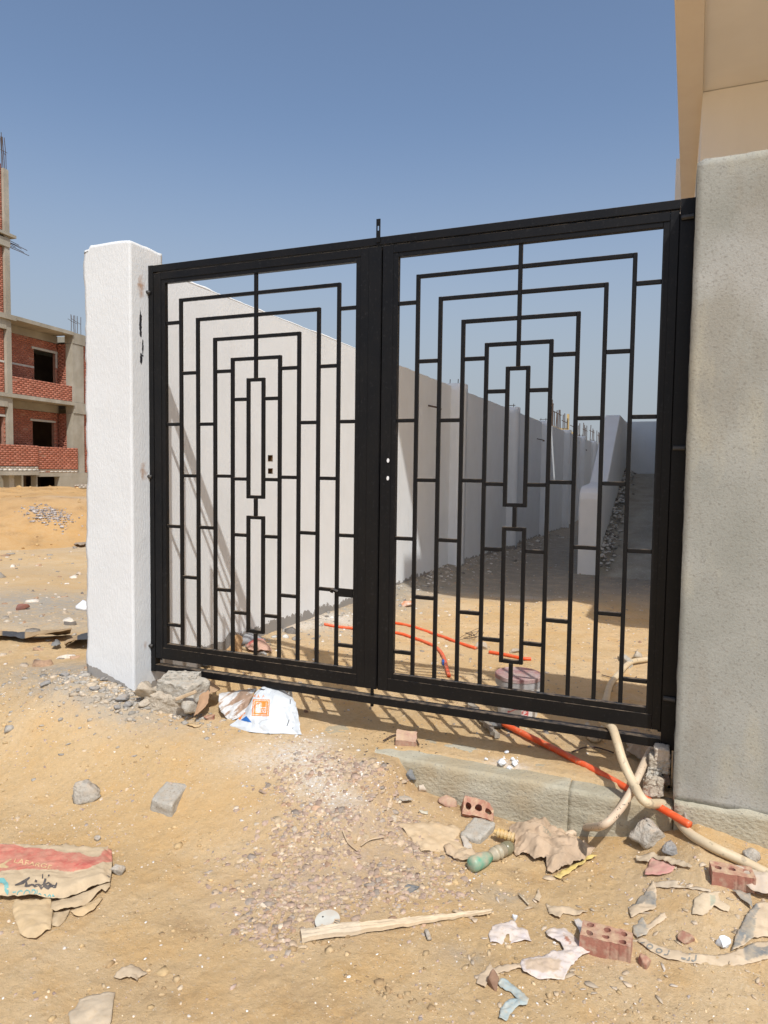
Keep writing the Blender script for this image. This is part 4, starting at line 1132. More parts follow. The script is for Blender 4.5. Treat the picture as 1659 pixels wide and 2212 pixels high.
def cardboard_flap():
    P = [yp(437, 1481, -.04), yp(450, 1476, -.02), yp(448, 1520, -.16), yp(420, 1547, -.30), yp(419, 1546, -.29)]
    rows = [[yp(419, 1547, -.28), yp(436, 1534, -.22), yp(450, 1517, -.16)], [yp(428, 1519, -.2), yp(440, 1509, -.14), yp(451, 1498, -.1)], [yp(434, 1482, -.06), yp(443, 1478, -.05), yp(451, 1476, -.03)]]
    g = patch_grid(rows, 24, 24); g[..., 0] += .004*fbm(g[..., 1]*40, g[..., 2]*40, 0, 3, 3)
    o = link('cardboard_flap', grid_mesh('cardboard_flap', g, .004, np.tile([(.40, .25, .15)], (24*24, 1))), M_CARD); tag(o, 'torn brown cardboard flap leaning under the gate by the blocks', 'cardboard')
    rows = [[yp(400, 1470, -.02), yp(430, 1480, -.05), yp(447, 1500, -.1)], [yp(402, 1462, .05), yp(440, 1472, .05), yp(470, 1492, .0)], [yp(405, 1458, .2), yp(445, 1464, .2), yp(476, 1488, .15)]]
    g = patch_grid(rows, 26, 20); g[..., 2] += .006*fbm(g[..., 0]*30, g[..., 1]*30, 0, 5, 3)
    o = link('cardboard_sheet', grid_mesh('cardboard_sheet', g, .004, np.tile([(.42, .28, .165)], (26*20, 1))), M_CARD); tag(o, 'brown cardboard sheet wedged below the bottom rail', 'cardboard')
cardboard_flap()
rock('brick_chip', 454, 1553, (.075, .05, .035), 41, M_RED, 'flat red brick chip left of the white bag', 'brick piece', .2, .3)
sheet('dry_leaf', [(402, 1567), (414, 1564), (428, 1566), (439, 1561), (433, 1569), (420, 1573), (408, 1572)], M_SCRAP, .005, .004, .006, 30, 4, color=(.5, .32, .13), label='curled tan scrap of card left of the white bag', cat='scrap')

# ---- white plastic sack with an orange badge
def white_bag():
    root = empty('plastic_sack', gp(570, 1575), 'crumpled white plastic sack with orange square badge under the gate', 'sack')
    O = np.array(root.location)
    yb = G(570, 1584).y
    R = [([(493, 1568), (530, 1579), (570, 1584), (610, 1585), (652, 1587)], 0), ([(508, 1557), (540, 1561), (575, 1563), (612, 1563), (647, 1560)], .035),
         ([(522, 1546), (548, 1539), (580, 1537), (612, 1535), (641, 1527)], .075), ([(538, 1520), (556, 1515), (583, 1512), (611, 1510), (632, 1511)], .125),
         ([(546, 1502), (562, 1495), (584, 1492), (606, 1493), (622, 1500)], .19), ([(556, 1492), (570, 1483), (584, 1480), (598, 1481), (611, 1490)], .26)]
    gy = [G(*p).y for p in R[0][0]]
    rows = [[tuple(OY(p[0], p[1], gy[i]+dy)) for i, p in enumerate(r)] for r, dy in R]
    n = 170; g = patch_grid(rows, n, n)
    def cre(g, a, s):
        U, Vv = np.meshgrid(np.linspace(0, 1, g.shape[1]), np.linspace(0, 1, g.shape[0]))
        f = .8*crease(U*4.2+s, Vv*3.6, 50+s)+.4*crease(U*9, Vv*8, 60+s)+.06*crease(U*22, Vv*20, 64+s)
        g[..., 1] -= a*f+.002*fbm(U*14, Vv*14, 0, 3, 2); g[..., 2] += a*.3*f
        return g
    g = cre(g, .021, 1)
    P = g.reshape(-1, 3)-CAM; zz = P@CF; px = PX0+FPX*(P@CR)/zz; py = PY0-FPX*(P@CU)/zz
    cols = np.tile(np.array([(.585, .61, .62)]), (n*n, 1))
    def K(pts): return [(440.5+.143*x, 1457+.143*y) for x, y in pts]
    def paint(pts, c): cols[inpoly(px, py, K(pts))] = c
    OR = (.80, .22, .03); WH = (.66, .63, .60)
    paint([(740, 375), (995, 378), (980, 632), (722, 625)], OR); paint([(755, 390), (980, 392), (966, 617), (737, 610)], WH); paint([(764, 398), (972, 400), (958, 609), (746, 602)], OR)
    paint([(785, 422), (868, 424), (862, 495), (935, 495), (940, 420), (946, 420), (938, 582), (780, 578)], WH); paint([(792, 432), (860, 434), (854, 500), (852, 574), (788, 570)], OR)
    paint([(795, 450), (850, 450), (846, 572), (790, 570)], WH); paint([(813, 440), (824, 440), (822, 500), (810, 500)], OR); paint([(868, 504), (930, 504), (926, 574), (862, 574)], OR)
    paint([(880, 520), (918, 520), (912, 560), (895, 568), (878, 556)], WH); paint([(888, 528), (909, 528), (905, 554), (888, 554)], OR)
    paint([(555, 690), (640, 625), (725, 727), (640, 712)], (.02, .13, .42)); paint([(478, 625), (560, 585), (632, 575), (545, 690)], OR); paint([(560, 665), (600, 590), (610, 590), (572, 665)], WH)
    paint([(740, 300), (755, 300), (770, 330), (772, 300), (782, 300), (778, 342), (766, 342), (752, 315), (750, 340), (738, 340)], OR); paint([(815, 305), (830, 305), (828, 335), (845, 337), (843, 347), (800, 345), (802, 335), (815, 335)], OR)
    paint([(880, 345), (888, 345), (905, 315), (897, 312)], OR); paint([(897, 312), (905, 315), (915, 348), (907, 346)], OR)
    paint([(1300, 375), (1312, 378), (1308, 445), (1298, 440)], (.05, .05, .05)); paint([(1282, 680), (1292, 682), (1262, 785), (1250, 780)], (.05, .05, .05)); paint([(1340, 790), (1348, 790), (1342, 825), (1335, 822)], (.08, .08, .08))
    paint([(820, 750), (870, 690), (1040, 668), (1042, 678), (878, 700), (828, 755)], (.45, .46, .46))
    paint([(620, 205), (700, 190), (745, 215), (680, 232), (640, 225)], (.03, .03, .04)); paint([(780, 212), (850, 205), (900, 225), (940, 215), (900, 240), (830, 225)], (.04, .04, .05))
    link('front_panel', grid_mesh('front_panel', g-O, .001, cols), M_PLASTIC, root)
    top = np.array(rows[-1]); back = top+np.array([0, .12, 0]); back[:, 2] = [hz(p[0], p[1])+.02 for p in back]
    mid = (top+back)/2+np.array([0, .04, .03])
    g = patch_grid([top, mid, back], 40, 30); g[..., 2] += .006*fbm(g[..., 0]*30, g[..., 1]*30, 0, 9, 2)
    link('back_panel', grid_mesh('back_panel', g-O, .001, np.tile([(.62, .65, .66)], (1200, 1))), M_PLASTIC, root)
    R = [([(480, 1539), (495, 1557), (512, 1552), (526, 1544)], .0), ([(474, 1527), (490, 1536), (512, 1531), (534, 1530)], .05), ([(474, 1499), (500, 1507), (524, 1501), (546, 1503)], .12), ([(477, 1496), (502, 1494), (525, 1490), (556, 1487)], .20)]
    y0 = G(495, 1557).y; n = 70
    rows = [[tuple(OY(p[0], p[1], y0+dy+.012*i)) for i, p in enumerate(r)] for r, dy in R]
    g = cre(patch_grid(rows, n, n), .016, 4)
    P = g.reshape(-1, 3)-CAM; zz = P@CF; px = PX0+FPX*(P@CR)/zz; py = PY0-FPX*(P@CU)/zz
    st = fbm(px*.05+py*.03, (py+px*.6)*.11, 0, 77, 4)
    c = np.where((st > .16)[:, None], (.33, .22, .15), (.58, .57, .55)); c = np.where(((st > .05) & (st <= .16))[:, None], (.47, .40, .34), c)
    link('dirty_flap', grid_mesh('dirty_flap', g-O, .001, c), M_PLASTIC, root)
white_bag()

# ---- blocks under the right post
fbox('block', 1413, 1448, 1620, 1643, -.06, .10, pmat('pale_block', (.58, .50, .40), (.5, .42, .33), 20, .95, .8, .006, 90), 'pale small block on top of the right pile, carrying the gate post', 'block', 11, .004, 0)
fbox('block', 1401, 1448, 1642, 1668, -.06, .12, M_BLOCK2, 'sandy block in the middle of the right pile', 'block', 12, .006, 0)
fbox('block', 1400, 1434, 1664, 1690, -.075, .12, M_BLOCK, 'grey pebbly lump below the sandy block, right pile', 'block', 13, .012, .05)
fbox('block', 1430, 1447, 1664, 1695, -.05, .08, pmat('brown_block', (.26, .2, .15), (.2, .15, .11), 20, .95, .8, .006, 60), 'brown block squeezed against the grey pillar', 'block', 14, .004, 0)
fbox('block', 1390, 1434, 1686, 1716, -.10, .12, M_BLOCK2, 'lowest block of the right pile, coarse and tan', 'block', 15, .009, .05)
rock('flat_stone', 1426, 1719, (.07, .05, .02), 51, M_BLOCK2, 'flat pale stone on the beam at the pillar corner', 'stone', .1, .2)

# ---- blocks, bricks and stones in the foreground
block('concrete_block', [(325, 1724), (371, 1738), (408.5, 1691), (361.5, 1685)], .072, M_BLOCK, 'rectangular grey concrete block lying alone on the left sand', 'block', 21, .0035)
block('concrete_block', [(994, 1799), (1037, 1812), (1073.5, 1776), (1024, 1763)], .05, M_BLOCK, 'grey concrete block beside the broken red brick near the beam', 'block', 22, .006, sink=.02)
rock('rubble_stone', 183, 1726, (.155, .11, .115), 61, M_STONE, 'jagged grey stone left of the lone concrete block', 'stone', .5, .18, amp=.42)
rock('pebble_stone', 209, 1812, (.035, .03, .028), 62, M_STONE, 'tiny grey stone above the cement sack', 'stone', .1, .3)
rock('rubble_stone', 255, 1883, (.065, .055, .045), 63, M_STONE, 'grey stone touching the right edge of the cement sack', 'stone', .7, .2)
rock('concrete_chunk', 1398, 1820, (.165, .13, .135), 64, M_STONE, 'large broken concrete chunk below the crossing hoses', 'rubble', .2, .18, amp=.36)
rock('concrete_chunk', 1450, 1838, (.08, .07, .05), 65, M_MORT, 'small concrete chunk right of the large chunk', 'rubble', .9, .2)
rock('rubble_stone', 1625, 1862, (.07, .065, .07), 66, M_STONE, 'brownish stone on the sand above the right hollow brick', 'stone', .9, .2)
rock('mortar_lump', 887, 1688, (.062, .055, .075), 67, M_MORTD, 'dark grey mortar lump at the buried end of the beam', 'mortar', .3, .2)
rock('rubble_stone', 911, 1707, (.055, .045, .05), 68, pmat('pale_stone', (.62, .54, .44), (.52, .43, .33), 20, .95, .7, .006, 60), 'pale stone beside the dark mortar lump', 'stone', .2, .25)
rock('mortar_lump', 869, 1727, (.105, .06, .03), 69, M_STONE, 'flat grey slab of mortar below the beam end', 'mortar', .4, .3)
rock('mortar_lump', 888, 1923, (.085, .07, .022), 70, M_MORTD, 'flat blue grey mortar piece in the gravel', 'mortar', .1, .3)
rock('brick_fragment', 966, 1736, (.10, .075, .075), 71, M_REDP, 'dusty red brick half left of the broken hollow brick', 'brick piece', .3, .25, amp=.12)
def frag(V):
    k = np.clip((V[:, 0]-.02)/.05, 0, 1); V = V.copy(); V[:, 2] -= k*.03*(1+.6*np.sin(V[:, 1]*60)); return V
holed_brick('broken_brick', 1030, 1756, (.15, .085, .07), 3, 1, .017, .25, M_RED, 'broken red hollow brick against the beam with holes open', 'brick', (.75, .15), .0, .004, 5, frag)
holed_brick('hollow_brick', 1309, 2051, (.172, .088, .074), 3, 2, .0125, pxrot((1264, 2043), (1350, 2066)), M_RED, 'red hollow brick standing in the litter with six holes up', 'brick', (0, 0), .012, .002, 6)
holed_brick('hollow_brick', 1580, 1908, (.15, .075, .065), 3, 1, .013, pxrot((1548, 1920), (1610, 1936)), M_RED, 'red hollow brick by the cream hose, half under cloth', 'brick', (.05, 0), .008, .002, 7)
def grooved_fragment():
    o = holed_brick('brick_fragment', 876, 1603, (.11, .085, .055), 2, 1, .001, .35, M_REDP, 'scored pink brick fragment on the beam in front of the gate', 'brick piece', (.3, .1), .01, .004, 8)
grooved_fragment()
rock('brick_fragment', 1487, 2033, (.075, .04, .035), 73, M_RED, 'red brick shard on the half buried woven sack', 'brick piece', .15, .2)
rock('brick_fragment', 1394, 2086, (.05, .055, .045), 74, M_RED, 'small red brick shard below the standing hollow brick', 'brick piece', .3, .3)
rock('mud_lump', 1063, 2135, (.045, .04, .075), 75, pmat('brown_mud', (.32, .2, .13), (.25, .15, .1), 20, .95, .6, .005, 60), 'brown lump beside the blue rag at the bottom edge', 'lump', .3, .2)
rock('white_lump', 1563, 2048, (.05, .045, .05), 76, M_WHITE, 'white plaster lump lying on the woven sack', 'plaster', .3, .2)
rock('white_lump', 1112, 1984, (.03, .028, .03), 77, M_WHITE, 'white plaster lump by the pale torn plastic', 'plaster', .3, .2)
for k, (px, py, s) in enumerate(((1083, 1650, .055), (1102, 1657, .04), (1112, 1652, .045), (1094, 1663, .03), (1050, 1664, .025), (1108, 1642, .035), (1116, 1662, .025))):
    rock('plaster_crumb', px, py, (s, s*.8, s*.7), 80+k, M_WHITE, ('largest white plaster crumb on the beam left of the orange conduit', 'white plaster crumb in the middle of the beam crumbs', 'white crumb above the middle one on the beam', 'white crumb nearest the beam edge', 'lone white crumb left of the other beam crumbs', 'small white crumb at the back of the beam crumbs', 'rightmost small white crumb on the beam')[k], 'plaster', k, .2)
for k, (px, py, s, lab) in enumerate(((230, 1470, .10, 'grey mortar lump left of the white pillar foot'), (205, 1490, .07, 'small grey mortar lump before the white pillar foot'), (262, 1513, .10, 'grey mortar lump below the white pillar corner'),
                                     (276, 1522, .08, 'crusty grey mortar lump by the pebbly boulder'), (252, 1528, .05, 'little grey mortar lump at the front of the heap'), (100, 1480, .08, 'grey mortar lump on the sand at far left'), (140, 1462, .07, 'flat grey lump behind the far left mortar'))):
    rock('mortar_lump', px, py, (s, s*.8, s*.45), 90+k, M_MORT, lab, 'mortar', k*.7, .25)

# ---- timber plank, drain cover, bottle
def plank():
    a, b = Vector(gp(652, 2040, .0)), Vector(gp(1062, 1976, .0)); t = (b-a).normalized(); n = Vector((-t.y, t.x, 0)); Ln = (b-a).length
    m = 110; V = []; Cc = []; prof = [(0, .0), (.0, .022), (.003, .026), (.008, .029), (.013, .027), (.018, .030), (.024, .027), (.030, .028), (.036, .02), (.036, 0)]
    for i in range(m+1):
        s = i/m; w = .052*(1-.72*s) if s > .36 else .052*(.75+.0*s) if s > .3 else .052
        hgt = 1-.55*s
        c = a+t*(Ln*s)
        for (y, z) in prof:
            jig = .003*fbm(np.array([s*18.]), np.array([y*300.]), 0, 12, 3)[0]
            p = c+n*(y/.036*w+jig); V.append((p.x, p.y, 0))
            Cc.append(np.array((.62, .49, .33))*(1+.35*fbm(np.array([s*5.]), np.array([y*1500.+z*900]), 0, 14, 3)[0])*(1 if s > .05 else .92)+(np.array((.0, .02, .04)) if s < .3 else 0))
            zz = float(hbase(np.array([c.x]), np.array([c.y]))[0])+.006+z*hgt*.8+jig; V[-1] = (p.x, p.y, zz)
    k = len(prof); F = [(i*k+j, (i+1)*k+j, (i+1)*k+j+1, i*k+j+1) for i in range(m) for j in range(k-1)]
    F += [tuple(range(k)), tuple(range(m*k+k-1, m*k-1, -1))]
    mb = MB(); mb.add(V, F); o = build('wood_plank', mb, attrmat('split_wood', .9, .5, 80, .003, .15, .1, 30, dust=.35), None); setcol(o.data, Cc); tag(o, 'long split pale wood plank lying across the sand', 'plank')
plank()
def cover():
    g = G(708, 1998); root = empty('drain_cover', (g.x, g.y, g.z+.012), 'round pale grey slotted plastic cover near the plank', 'cover'); root.rotation_euler = (.20, -.06, .25)
    M = pmat('pale_plastic', (.58, .57, .50), (.50, .48, .42), 20, .6, .15, .001, 60, dust=.2); R0 = .047
    mb = MB(); mb.lathe([(R0*.82, 0), (R0*.97, .006), (R0, .010), (R0*.99, .0145)], (0, 0, 0), 36); build('cover_rim', mb, M, root, smooth=False)
    V = []; F = []; n = 26
    for i in range(9):
        a = math.pi*(1.22+.085*i)+.35
        p = (math.cos(a)*R0*.93, math.sin(a)*R0*.93); mb = MB(); mb.tube([(p[0]*.62, p[1]*.62, .0162), (p[0]*1.06, p[1]*1.06, .0150)], .0022, 5); build('slot_rib', mb, pmat('warm_plastic', (.6, .45, .3), (.5, .36, .22), 20, .6, 0) if i == 0 else bpy.data.materials['warm_plastic'], root)
    for i in range(8):
        a = math.pi*(1.2625+.085*i)+.35; mb = MB(); mb.tube([(math.cos(a)*R0*.62, math.sin(a)*R0*.62, .0148), (math.cos(a)*R0*.99, math.sin(a)*R0*.99, .0148)], .0014, 5); build('slot', mb, bpy.data.materials.get('dark_hole') or pmat('dark_hole', (.03, .03, .03), (.03, .03, .03), 5, 1, 0), root)
    for x, y in ((-.020, .012),):
        mb = MB(); mb.lathe([(.0035, .0148), (.0035, .0152)], (x, y, 0), 10); build('screw_hole', mb, bpy.data.materials['dark_hole'], root)
cover()
mb = MB(); p = Vector(gp(700, 2000, .0)); a = Vector(gp(686, 1250+0*1, 0)) if False else None
o = hose('stone', [gp(921, 2016, .008), gp(924, 2025, .01), gp(928, 2035, .006)], .0085, M_STONE, 'small grey finger shaped stone under the plank', 'stone', sm=12)
def bottle():
    a, b = Vector(gp(1016, 1884, .03)), Vector(gp(1104, 1842, .03)); t = b-a
    root = empty('plastic_bottle', a, 'dusty green plastic bottle with ribbed pale neck among the litter', 'bottle')
    Mg = pmat('dusty_green_plastic', (.07, .33, .22), (.40, .38, .28), 18, .45, .1, .001, 50, dust=.7, spec=.45)
    Mc = pmat('cloudy_plastic', (.48, .42, .30), (.38, .34, .24), 20, .4, .1, .001, 50, dust=.4, spec=.45)
    def seg(nm, ss, rr, mat):
        mb = MB(); mb.tube([t*s for s in ss], list(rr), 18); build(nm, mb, mat, root, smooth=True)
    seg('bottle_body', (0, .015, .06, .25, .36, .46), (.012, .026, .033, .032, .028, .020), Mg)
    seg('bottle_waist', (.461, .55, .555, .60, .605, .65, .655, .70, .705, .80), (.020, .026, .029, .029, .026, .026, .030, .030, .027, .028), Mc)
    seg('bottle_neck', (.801, .88, .97, 1.0), (.028, .030, .026, .014), pmat('murky_plastic', (.22, .2, .12), (.17, .15, .09), 20, .25, .05, .001, 50, spec=.5))
    a, b = Vector(gp(1072, 1820, .045)), Vector(gp(1113, 1832, .045)); t = b-a
    r2 = empty('yellow_fitting', a, 'ribbed yellow plastic pipe fitting beside the bottle neck', 'pipe fitting')
    My = pmat('dirty_yellow', (.68, .42, .10), (.6, .44, .22), 20, .6, .1, .001, 60, dust=.35)
    mb = MB(); ss = [0]; rr = [.014]
    for i in range(5): ss += [.05+i*.19, .06+i*.19, .17+i*.19, .18+i*.19]; rr += [.016, .021, .021, .016]
    mb.tube([t*s for s in ss], rr, 14); build('ribbed_sleeve', mb, My, r2)
    mb = MB(); mb.tube([t*.02, t*-.12], .011, 12); build('spigot', mb, My, r2)
bottle()

# ---- cement sack (left edge)
def cement_sack():
    def C(pts): return [(.1716*x, 1795.9+.1716*y) for x, y in pts]
    PAP = (.50, .385, .245); RED = (.50, .135, .10)
    main = C([(-420, 240), (130, 225), (500, 232), (900, 243), (1350, 255), (1405, 258), (1416, 430), (1400, 610), (1385, 690), (1240, 730), (1100, 775), (960, 835), (870, 870), (740, 887), (600, 886), (200, 890), (0, 880), (-420, 885)])
    red = C([(-420, 300), (0, 290), (80, 275), (200, 290), (300, 320), (430, 325), (650, 350), (760, 385), (980, 390), (1090, 420), (1240, 440), (1300, 360), (1390, 270), (1425, 260), (1425, 440), (1300, 500), (1100, 580), (900, 620), (700, 605), (640, 605), (340, 600), (200, 620), (0, 635), (-420, 640)])
    hump = lambda x, y, d: .016*sstep(d/.04)+.010
    o, zf = sheet('cement_sack', main, M_PAPER, .0045, .008, .0095, 11, 61, color=PAP, paint=[(red, RED), (C([(-100, 570), (0, 540), (120, 470), (165, 452), (60, 540), (115, 560), (90, 590), (0, 582)]), (.56, .40, .20)), (C([(900, 560), (1240, 455), (1420, 420), (1420, 436), (1250, 490), (1080, 550)]), (.42, .10, .08))],
                  dirn=.15, hump=hump, label='flattened brown cement sack with red band and lettering at left edge', cat='sack')
    def K(p): return (.1716*p[0], 1795.9+.1716*p[1])
    o0 = K((165, 520)); k = .1716
    decal('brand_lettering', text_geo('LAFARGE', 1.0), o0, (116*k, 21*k), (30*k, -80*k), zf, (.64, .44, .22), M_INK, o)
    decal('brand_lettering', text_geo('ECOPlanet', 1.0), K((140, 925)), (122*k, -4*k), (8*k, -95*k), zf, (.10, .36, .36), M_INK, o, poly=main)
    def st(pts, w, c, nm='ink_stroke'):
        P = [(*K(p[:2]), p[2] if len(p) > 2 else 1) for p in pts]; q = []
        for a, b in zip(P, P[1:]): q += [tuple(np.array(a)*(1-t)+np.array(b)*t) for t in (0, .25, .5, .75)]
        q.append(P[-1]); decal(nm, stroke_geo(q, w*k*1.25), (0, 0), (1, 0), (0, 1), zf, c, M_INK, o, .0018, main)
    D = (.045, .045, .055)
    st([(190, 805, .4), (290, 765, 1.3), (375, 715, .5)], 30, D); st([(325, 745, .6), (335, 790, 1), (318, 822, .8), (370, 815, 1), (412, 795, .6)], 24, D); st([(410, 800), (440, 825), (490, 812), (520, 835), (555, 815)], 22, D)
    st([(540, 672, .5), (538, 735, .8)], 16, D); st([(575, 735, 1), (560, 790, 1.1), (550, 825, .8), (610, 832, 1), (650, 812, 1), (615, 785, .8), (565, 815, .6)], 22, D); st([(650, 818), (700, 820), (718, 775, .5)], 20, D)
    st([(440, 755), (468, 765)], 22, D); st([(608, 690), (625, 700)], 20, D)
    st([(480, 232, .4), (545, 240, 1), (515, 265, .6)], 16, D); st([(610, 240), (632, 246)], 16, D); st([(668, 272, .8), (720, 262, 1.4), (735, 275, .6)], 18, D); st([(715, 255, .5), (790, 250, .8)], 12, D); st([(1340, 635, .5), (1380, 655, 1.2)], 14, D)
    st([(-20, 748), (40, 745), (82, 790), (85, 850), (50, 885)], 42, (.12, .40, .40), 'ring_print')
    # torn paper layers that stick out below
    L2 = C([(740, 880), (960, 828), (1240, 725), (1390, 685), (1385, 740), (1330, 800), (1280, 772), (1180, 850), (1060, 935), (900, 975), (690, 1035), (640, 1000), (650, 900)])
    for nm, P, c, s, lf in (('torn_layer', L2, (.46, .345, .21), 3, .012), ('torn_layer', C([(690, 1030), (885, 985), (835, 1090), (740, 1196), (658, 1200), (640, 1120)]), (.47, .35, .21), 4, .006), ('torn_layer', C([(885, 1000), (1060, 932), (1200, 880), (1284, 832), (1292, 850), (1195, 980), (1030, 1062), (925, 1055)]), (.53, .37, .19), 5, .004),
                            ('round_flap', C([(195, 880), (640, 880), (668, 1000), (655, 1150), (640, 1250), (590, 1262), (520, 1322), (450, 1366), (360, 1360), (260, 1315), (200, 1180), (160, 1050), (165, 950)]), (.54, .39, .215), 6, .008)):
        w, _ = sheet(nm, P, M_PAPER, .005, lf*.7, .005, 14, s, color=c, hump=lambda x, y, d: .006*sstep(d/.02)); w.parent = o
cement_sack()

# ---- crumpled brown paper bag, scraps and rags
def D8(pts): return [(1016.5+.3872*x, 1558.7+.3872*y) for x, y in pts]
def D7(pts): return [(542.2+.3676*x, 1558.7+.3676*y) for x, y in pts]
def D6(pts): return [(.4085*x, 1626.5+.4085*y) for x, y in pts]
BR = (.44, .32, .215)
o, zf = sheet('paper_bag', D8([(212, 625), (235, 612), (320, 590), (400, 552), (440, 570), (470, 610), (560, 650), (640, 710), (695, 735), (660, 770), (640, 790), (590, 810), (520, 840), (430, 860), (418, 790), (350, 800), (310, 760), (260, 770), (235, 740), (250, 690), (222, 660)]),
      M_BAG, .0045, .012, .034, 11, 71, color=BR, hump=lambda x, y, d: .035*sstep(d/.07), paint=[(D8([(380, 580), (440, 570), (450, 600), (380, 610)]), (.30, .33, .24)), (D8([(440, 615), (470, 618), (465, 632), (442, 630)]), (.04, .03, .03)), (D8([(240, 605), (310, 590), (300, 615), (245, 620)]), (.5, .27, .2)), (D8([(590, 735), (655, 742), (640, 775), (600, 770)]), (.06, .045, .035))],
      dirn=-.3, label='crumpled brown paper bag below the beam beside the bottle', cat='paper bag')
decal('faded_lettering', text_geo('TIONE', 1.0), D8([(400, 690)])[0], (16*.3872, 5*.3872), (6*.3872, -24*.3872), zf, (.25, .25, .19), M_INK, o)
sheet('yellow_strip', D8([(470, 878), (500, 885), (560, 850), (640, 800), (705, 765), (690, 758), (610, 795), (530, 840), (465, 866)]), M_PAPER, .005, .012, .012, 20, 72, color=(.62, .46, .12), label='narrow yellow strip under the crumpled paper bag', cat='strip')
sheet('paper_scrap', D8([(975, 830), (1010, 765), (1060, 775), (1140, 810), (1130, 840), (1060, 860), (970, 865)]), M_SCRAP, .006, .006, .006, 20, 73, color=(.60, .24, .23), label='faded pink paper scrap below the concrete chunk', cat='paper')
sheet('paper_scrap', D8([(920, 770), (1020, 745), (1130, 780), (1240, 820), (1235, 835), (1120, 812), (1010, 770), (990, 800), (925, 790)]), M_SCRAP, .006, .014, .012, 20, 74, color=(.50, .40, .28), label='torn brown paper edge above the pink scrap', cat='paper')
sheet('buried_sack', D7([(850, 590), (960, 600), (1100, 590), (1230, 640), (1225, 700), (1320, 780), (1250, 840), (1130, 760), (1000, 780), (945, 700)]), M_SCRAP, .007, .002, .012, 16, 75, color=(.54, .39, .23), edge=.01, dirn=-.4, label='dust covered wrinkled sack buried left of the concrete block', cat='sack')
sheet('paper_scrap', D7([(1130, 745), (1200, 755), (1310, 770), (1330, 800), (1270, 840), (1200, 820), (1150, 785)]), M_SCRAP, .006, .012, .016, 20, 76, color=(.46, .33, .21), dirn=-.4, label='layered brown paper curl beside the green bottle', cat='paper')
sheet('grey_rag', D7([(1232, 690), (1262, 700), (1300, 745), (1300, 765), (1250, 745)]), M_DPLASTIC, .006, .012, .01, 22, 77, color=(.45, .43, .40), label='small grey plastic scrap against the concrete block', cat='plastic')
PW = (.66, .59, .57)
sheet('pale_plastic', D8([(100, 1200), (130, 1140), (240, 1120), (260, 1150), (320, 1180), (340, 1230), (250, 1245), (180, 1250), (110, 1240)]), M_DPLASTIC, .006, .006, .010, 16, 78, color=(.64, .58, .58), edge=.008, label='lilac white plastic sheet half under sand, left of torn bag', cat='plastic')
sheet('torn_bag', D8([(415, 1180), (480, 1140), (520, 1140), (570, 1190), (640, 1250), (690, 1280), (640, 1310), (560, 1380), (520, 1455), (400, 1452), (290, 1420), (275, 1370), (300, 1330), (390, 1330), (460, 1300), (520, 1290), (500, 1250), (430, 1215)]), M_DPLASTIC, .006, .008, .014, 15, 79, color=PW, edge=.006, paint=[(D8([(300, 1350), (380, 1340), (500, 1350), (500, 1410), (400, 1430), (310, 1400)]), (.55, .42, .32)), (D8([(520, 1215), (560, 1240), (555, 1260), (520, 1240)]), (.35, .12, .08))], label='torn pinkish white plastic bag left of the six hole brick', cat='plastic bag')
sheet('pale_plastic', D8([(570, 1120), (600, 1120), (640, 1150), (640, 1240), (620, 1215), (600, 1170)]), M_DPLASTIC, .006, .012, .012, 15, 80, color=(.56, .53, .52), label='greyish plastic tatter touching the six hole brick', cat='plastic')
sheet('blue_rag', D8([(150, 1480), (185, 1458), (235, 1490), (300, 1540), (325, 1575), (315, 1605), (250, 1620), (225, 1640), (200, 1685), (160, 1680), (165, 1610), (215, 1580), (260, 1575), (225, 1530), (170, 1500)]), M_DPLASTIC, .005, .010, .014, 18, 81, color=(.33, .44, .46), dirn=.8, label='twisted pale blue rag at the bottom edge', cat='rag')
# woven sack with dark stripes
WV = (.55, .43, .30); DK = (.15, .17, .18)
o, zf = sheet('woven_sack', D8([(920, 1215), (940, 1243), (1000, 1293), (1100, 1343), (1240, 1367), (1400, 1374), (1540, 1368), (1720, 1335), (1720, 1240), (1600, 1245), (1490, 1285), (1400, 1312), (1300, 1318), (1200, 1303), (1100, 1274), (1020, 1248), (960, 1212)]), M_SCRAP, .006, .004, .008, 12, 83, color=WV, edge=.003, dirn=-.2,
      paint=[(D8([(1522, 1230), (1562, 1250), (1610, 1285), (1720, 1270), (1720, 1318), (1535, 1350)]), DK)],
      label='half buried woven sack hem with printed letters, right corner', cat='sack')
sheet('sack_tatter', D8([(1455, 1300), (1480, 1215), (1530, 1110), (1592, 1040), (1640, 1030), (1740, 1090), (1740, 1235), (1640, 1225), (1580, 1238), (1500, 1285)]), M_SCRAP, .006, .006, .012, 12, 183, color=WV, edge=.002, dirn=-.9,
      paint=[(D8([(1600, 1035), (1612, 1065), (1545, 1185), (1505, 1265), (1450, 1310), (1478, 1230), (1505, 1150), (1555, 1065)]), DK), (D8([(1545, 1150), (1590, 1120), (1580, 1240), (1530, 1265)]), (.2, .21, .2))], label='big striped sack tatter at the right edge above the lettered hem', cat='sack piece')
sheet('sack_tatter', D8([(1235, 1085), (1245, 1008), (1330, 965), (1400, 960), (1390, 1000), (1450, 1050), (1440, 1075), (1360, 1050), (1300, 1090)]), M_SCRAP, .006, .004, .012, 14, 184, color=(.56, .45, .31), edge=.004, paint=[(D8([(1335, 985), (1365, 985), (1360, 1040), (1338, 1050)]), (.33, .36, .27))], label='pale sack tatter with a green smudge above the woven sack', cat='sack piece')
def st8(pts, w=9, c=(.22, .23, .22)):
    P = D8(pts); decal('printed_letter', stroke_geo(P, w*.3872), (0, 0), (1, 0), (0, 1), zf, c, M_INK, o, .002)
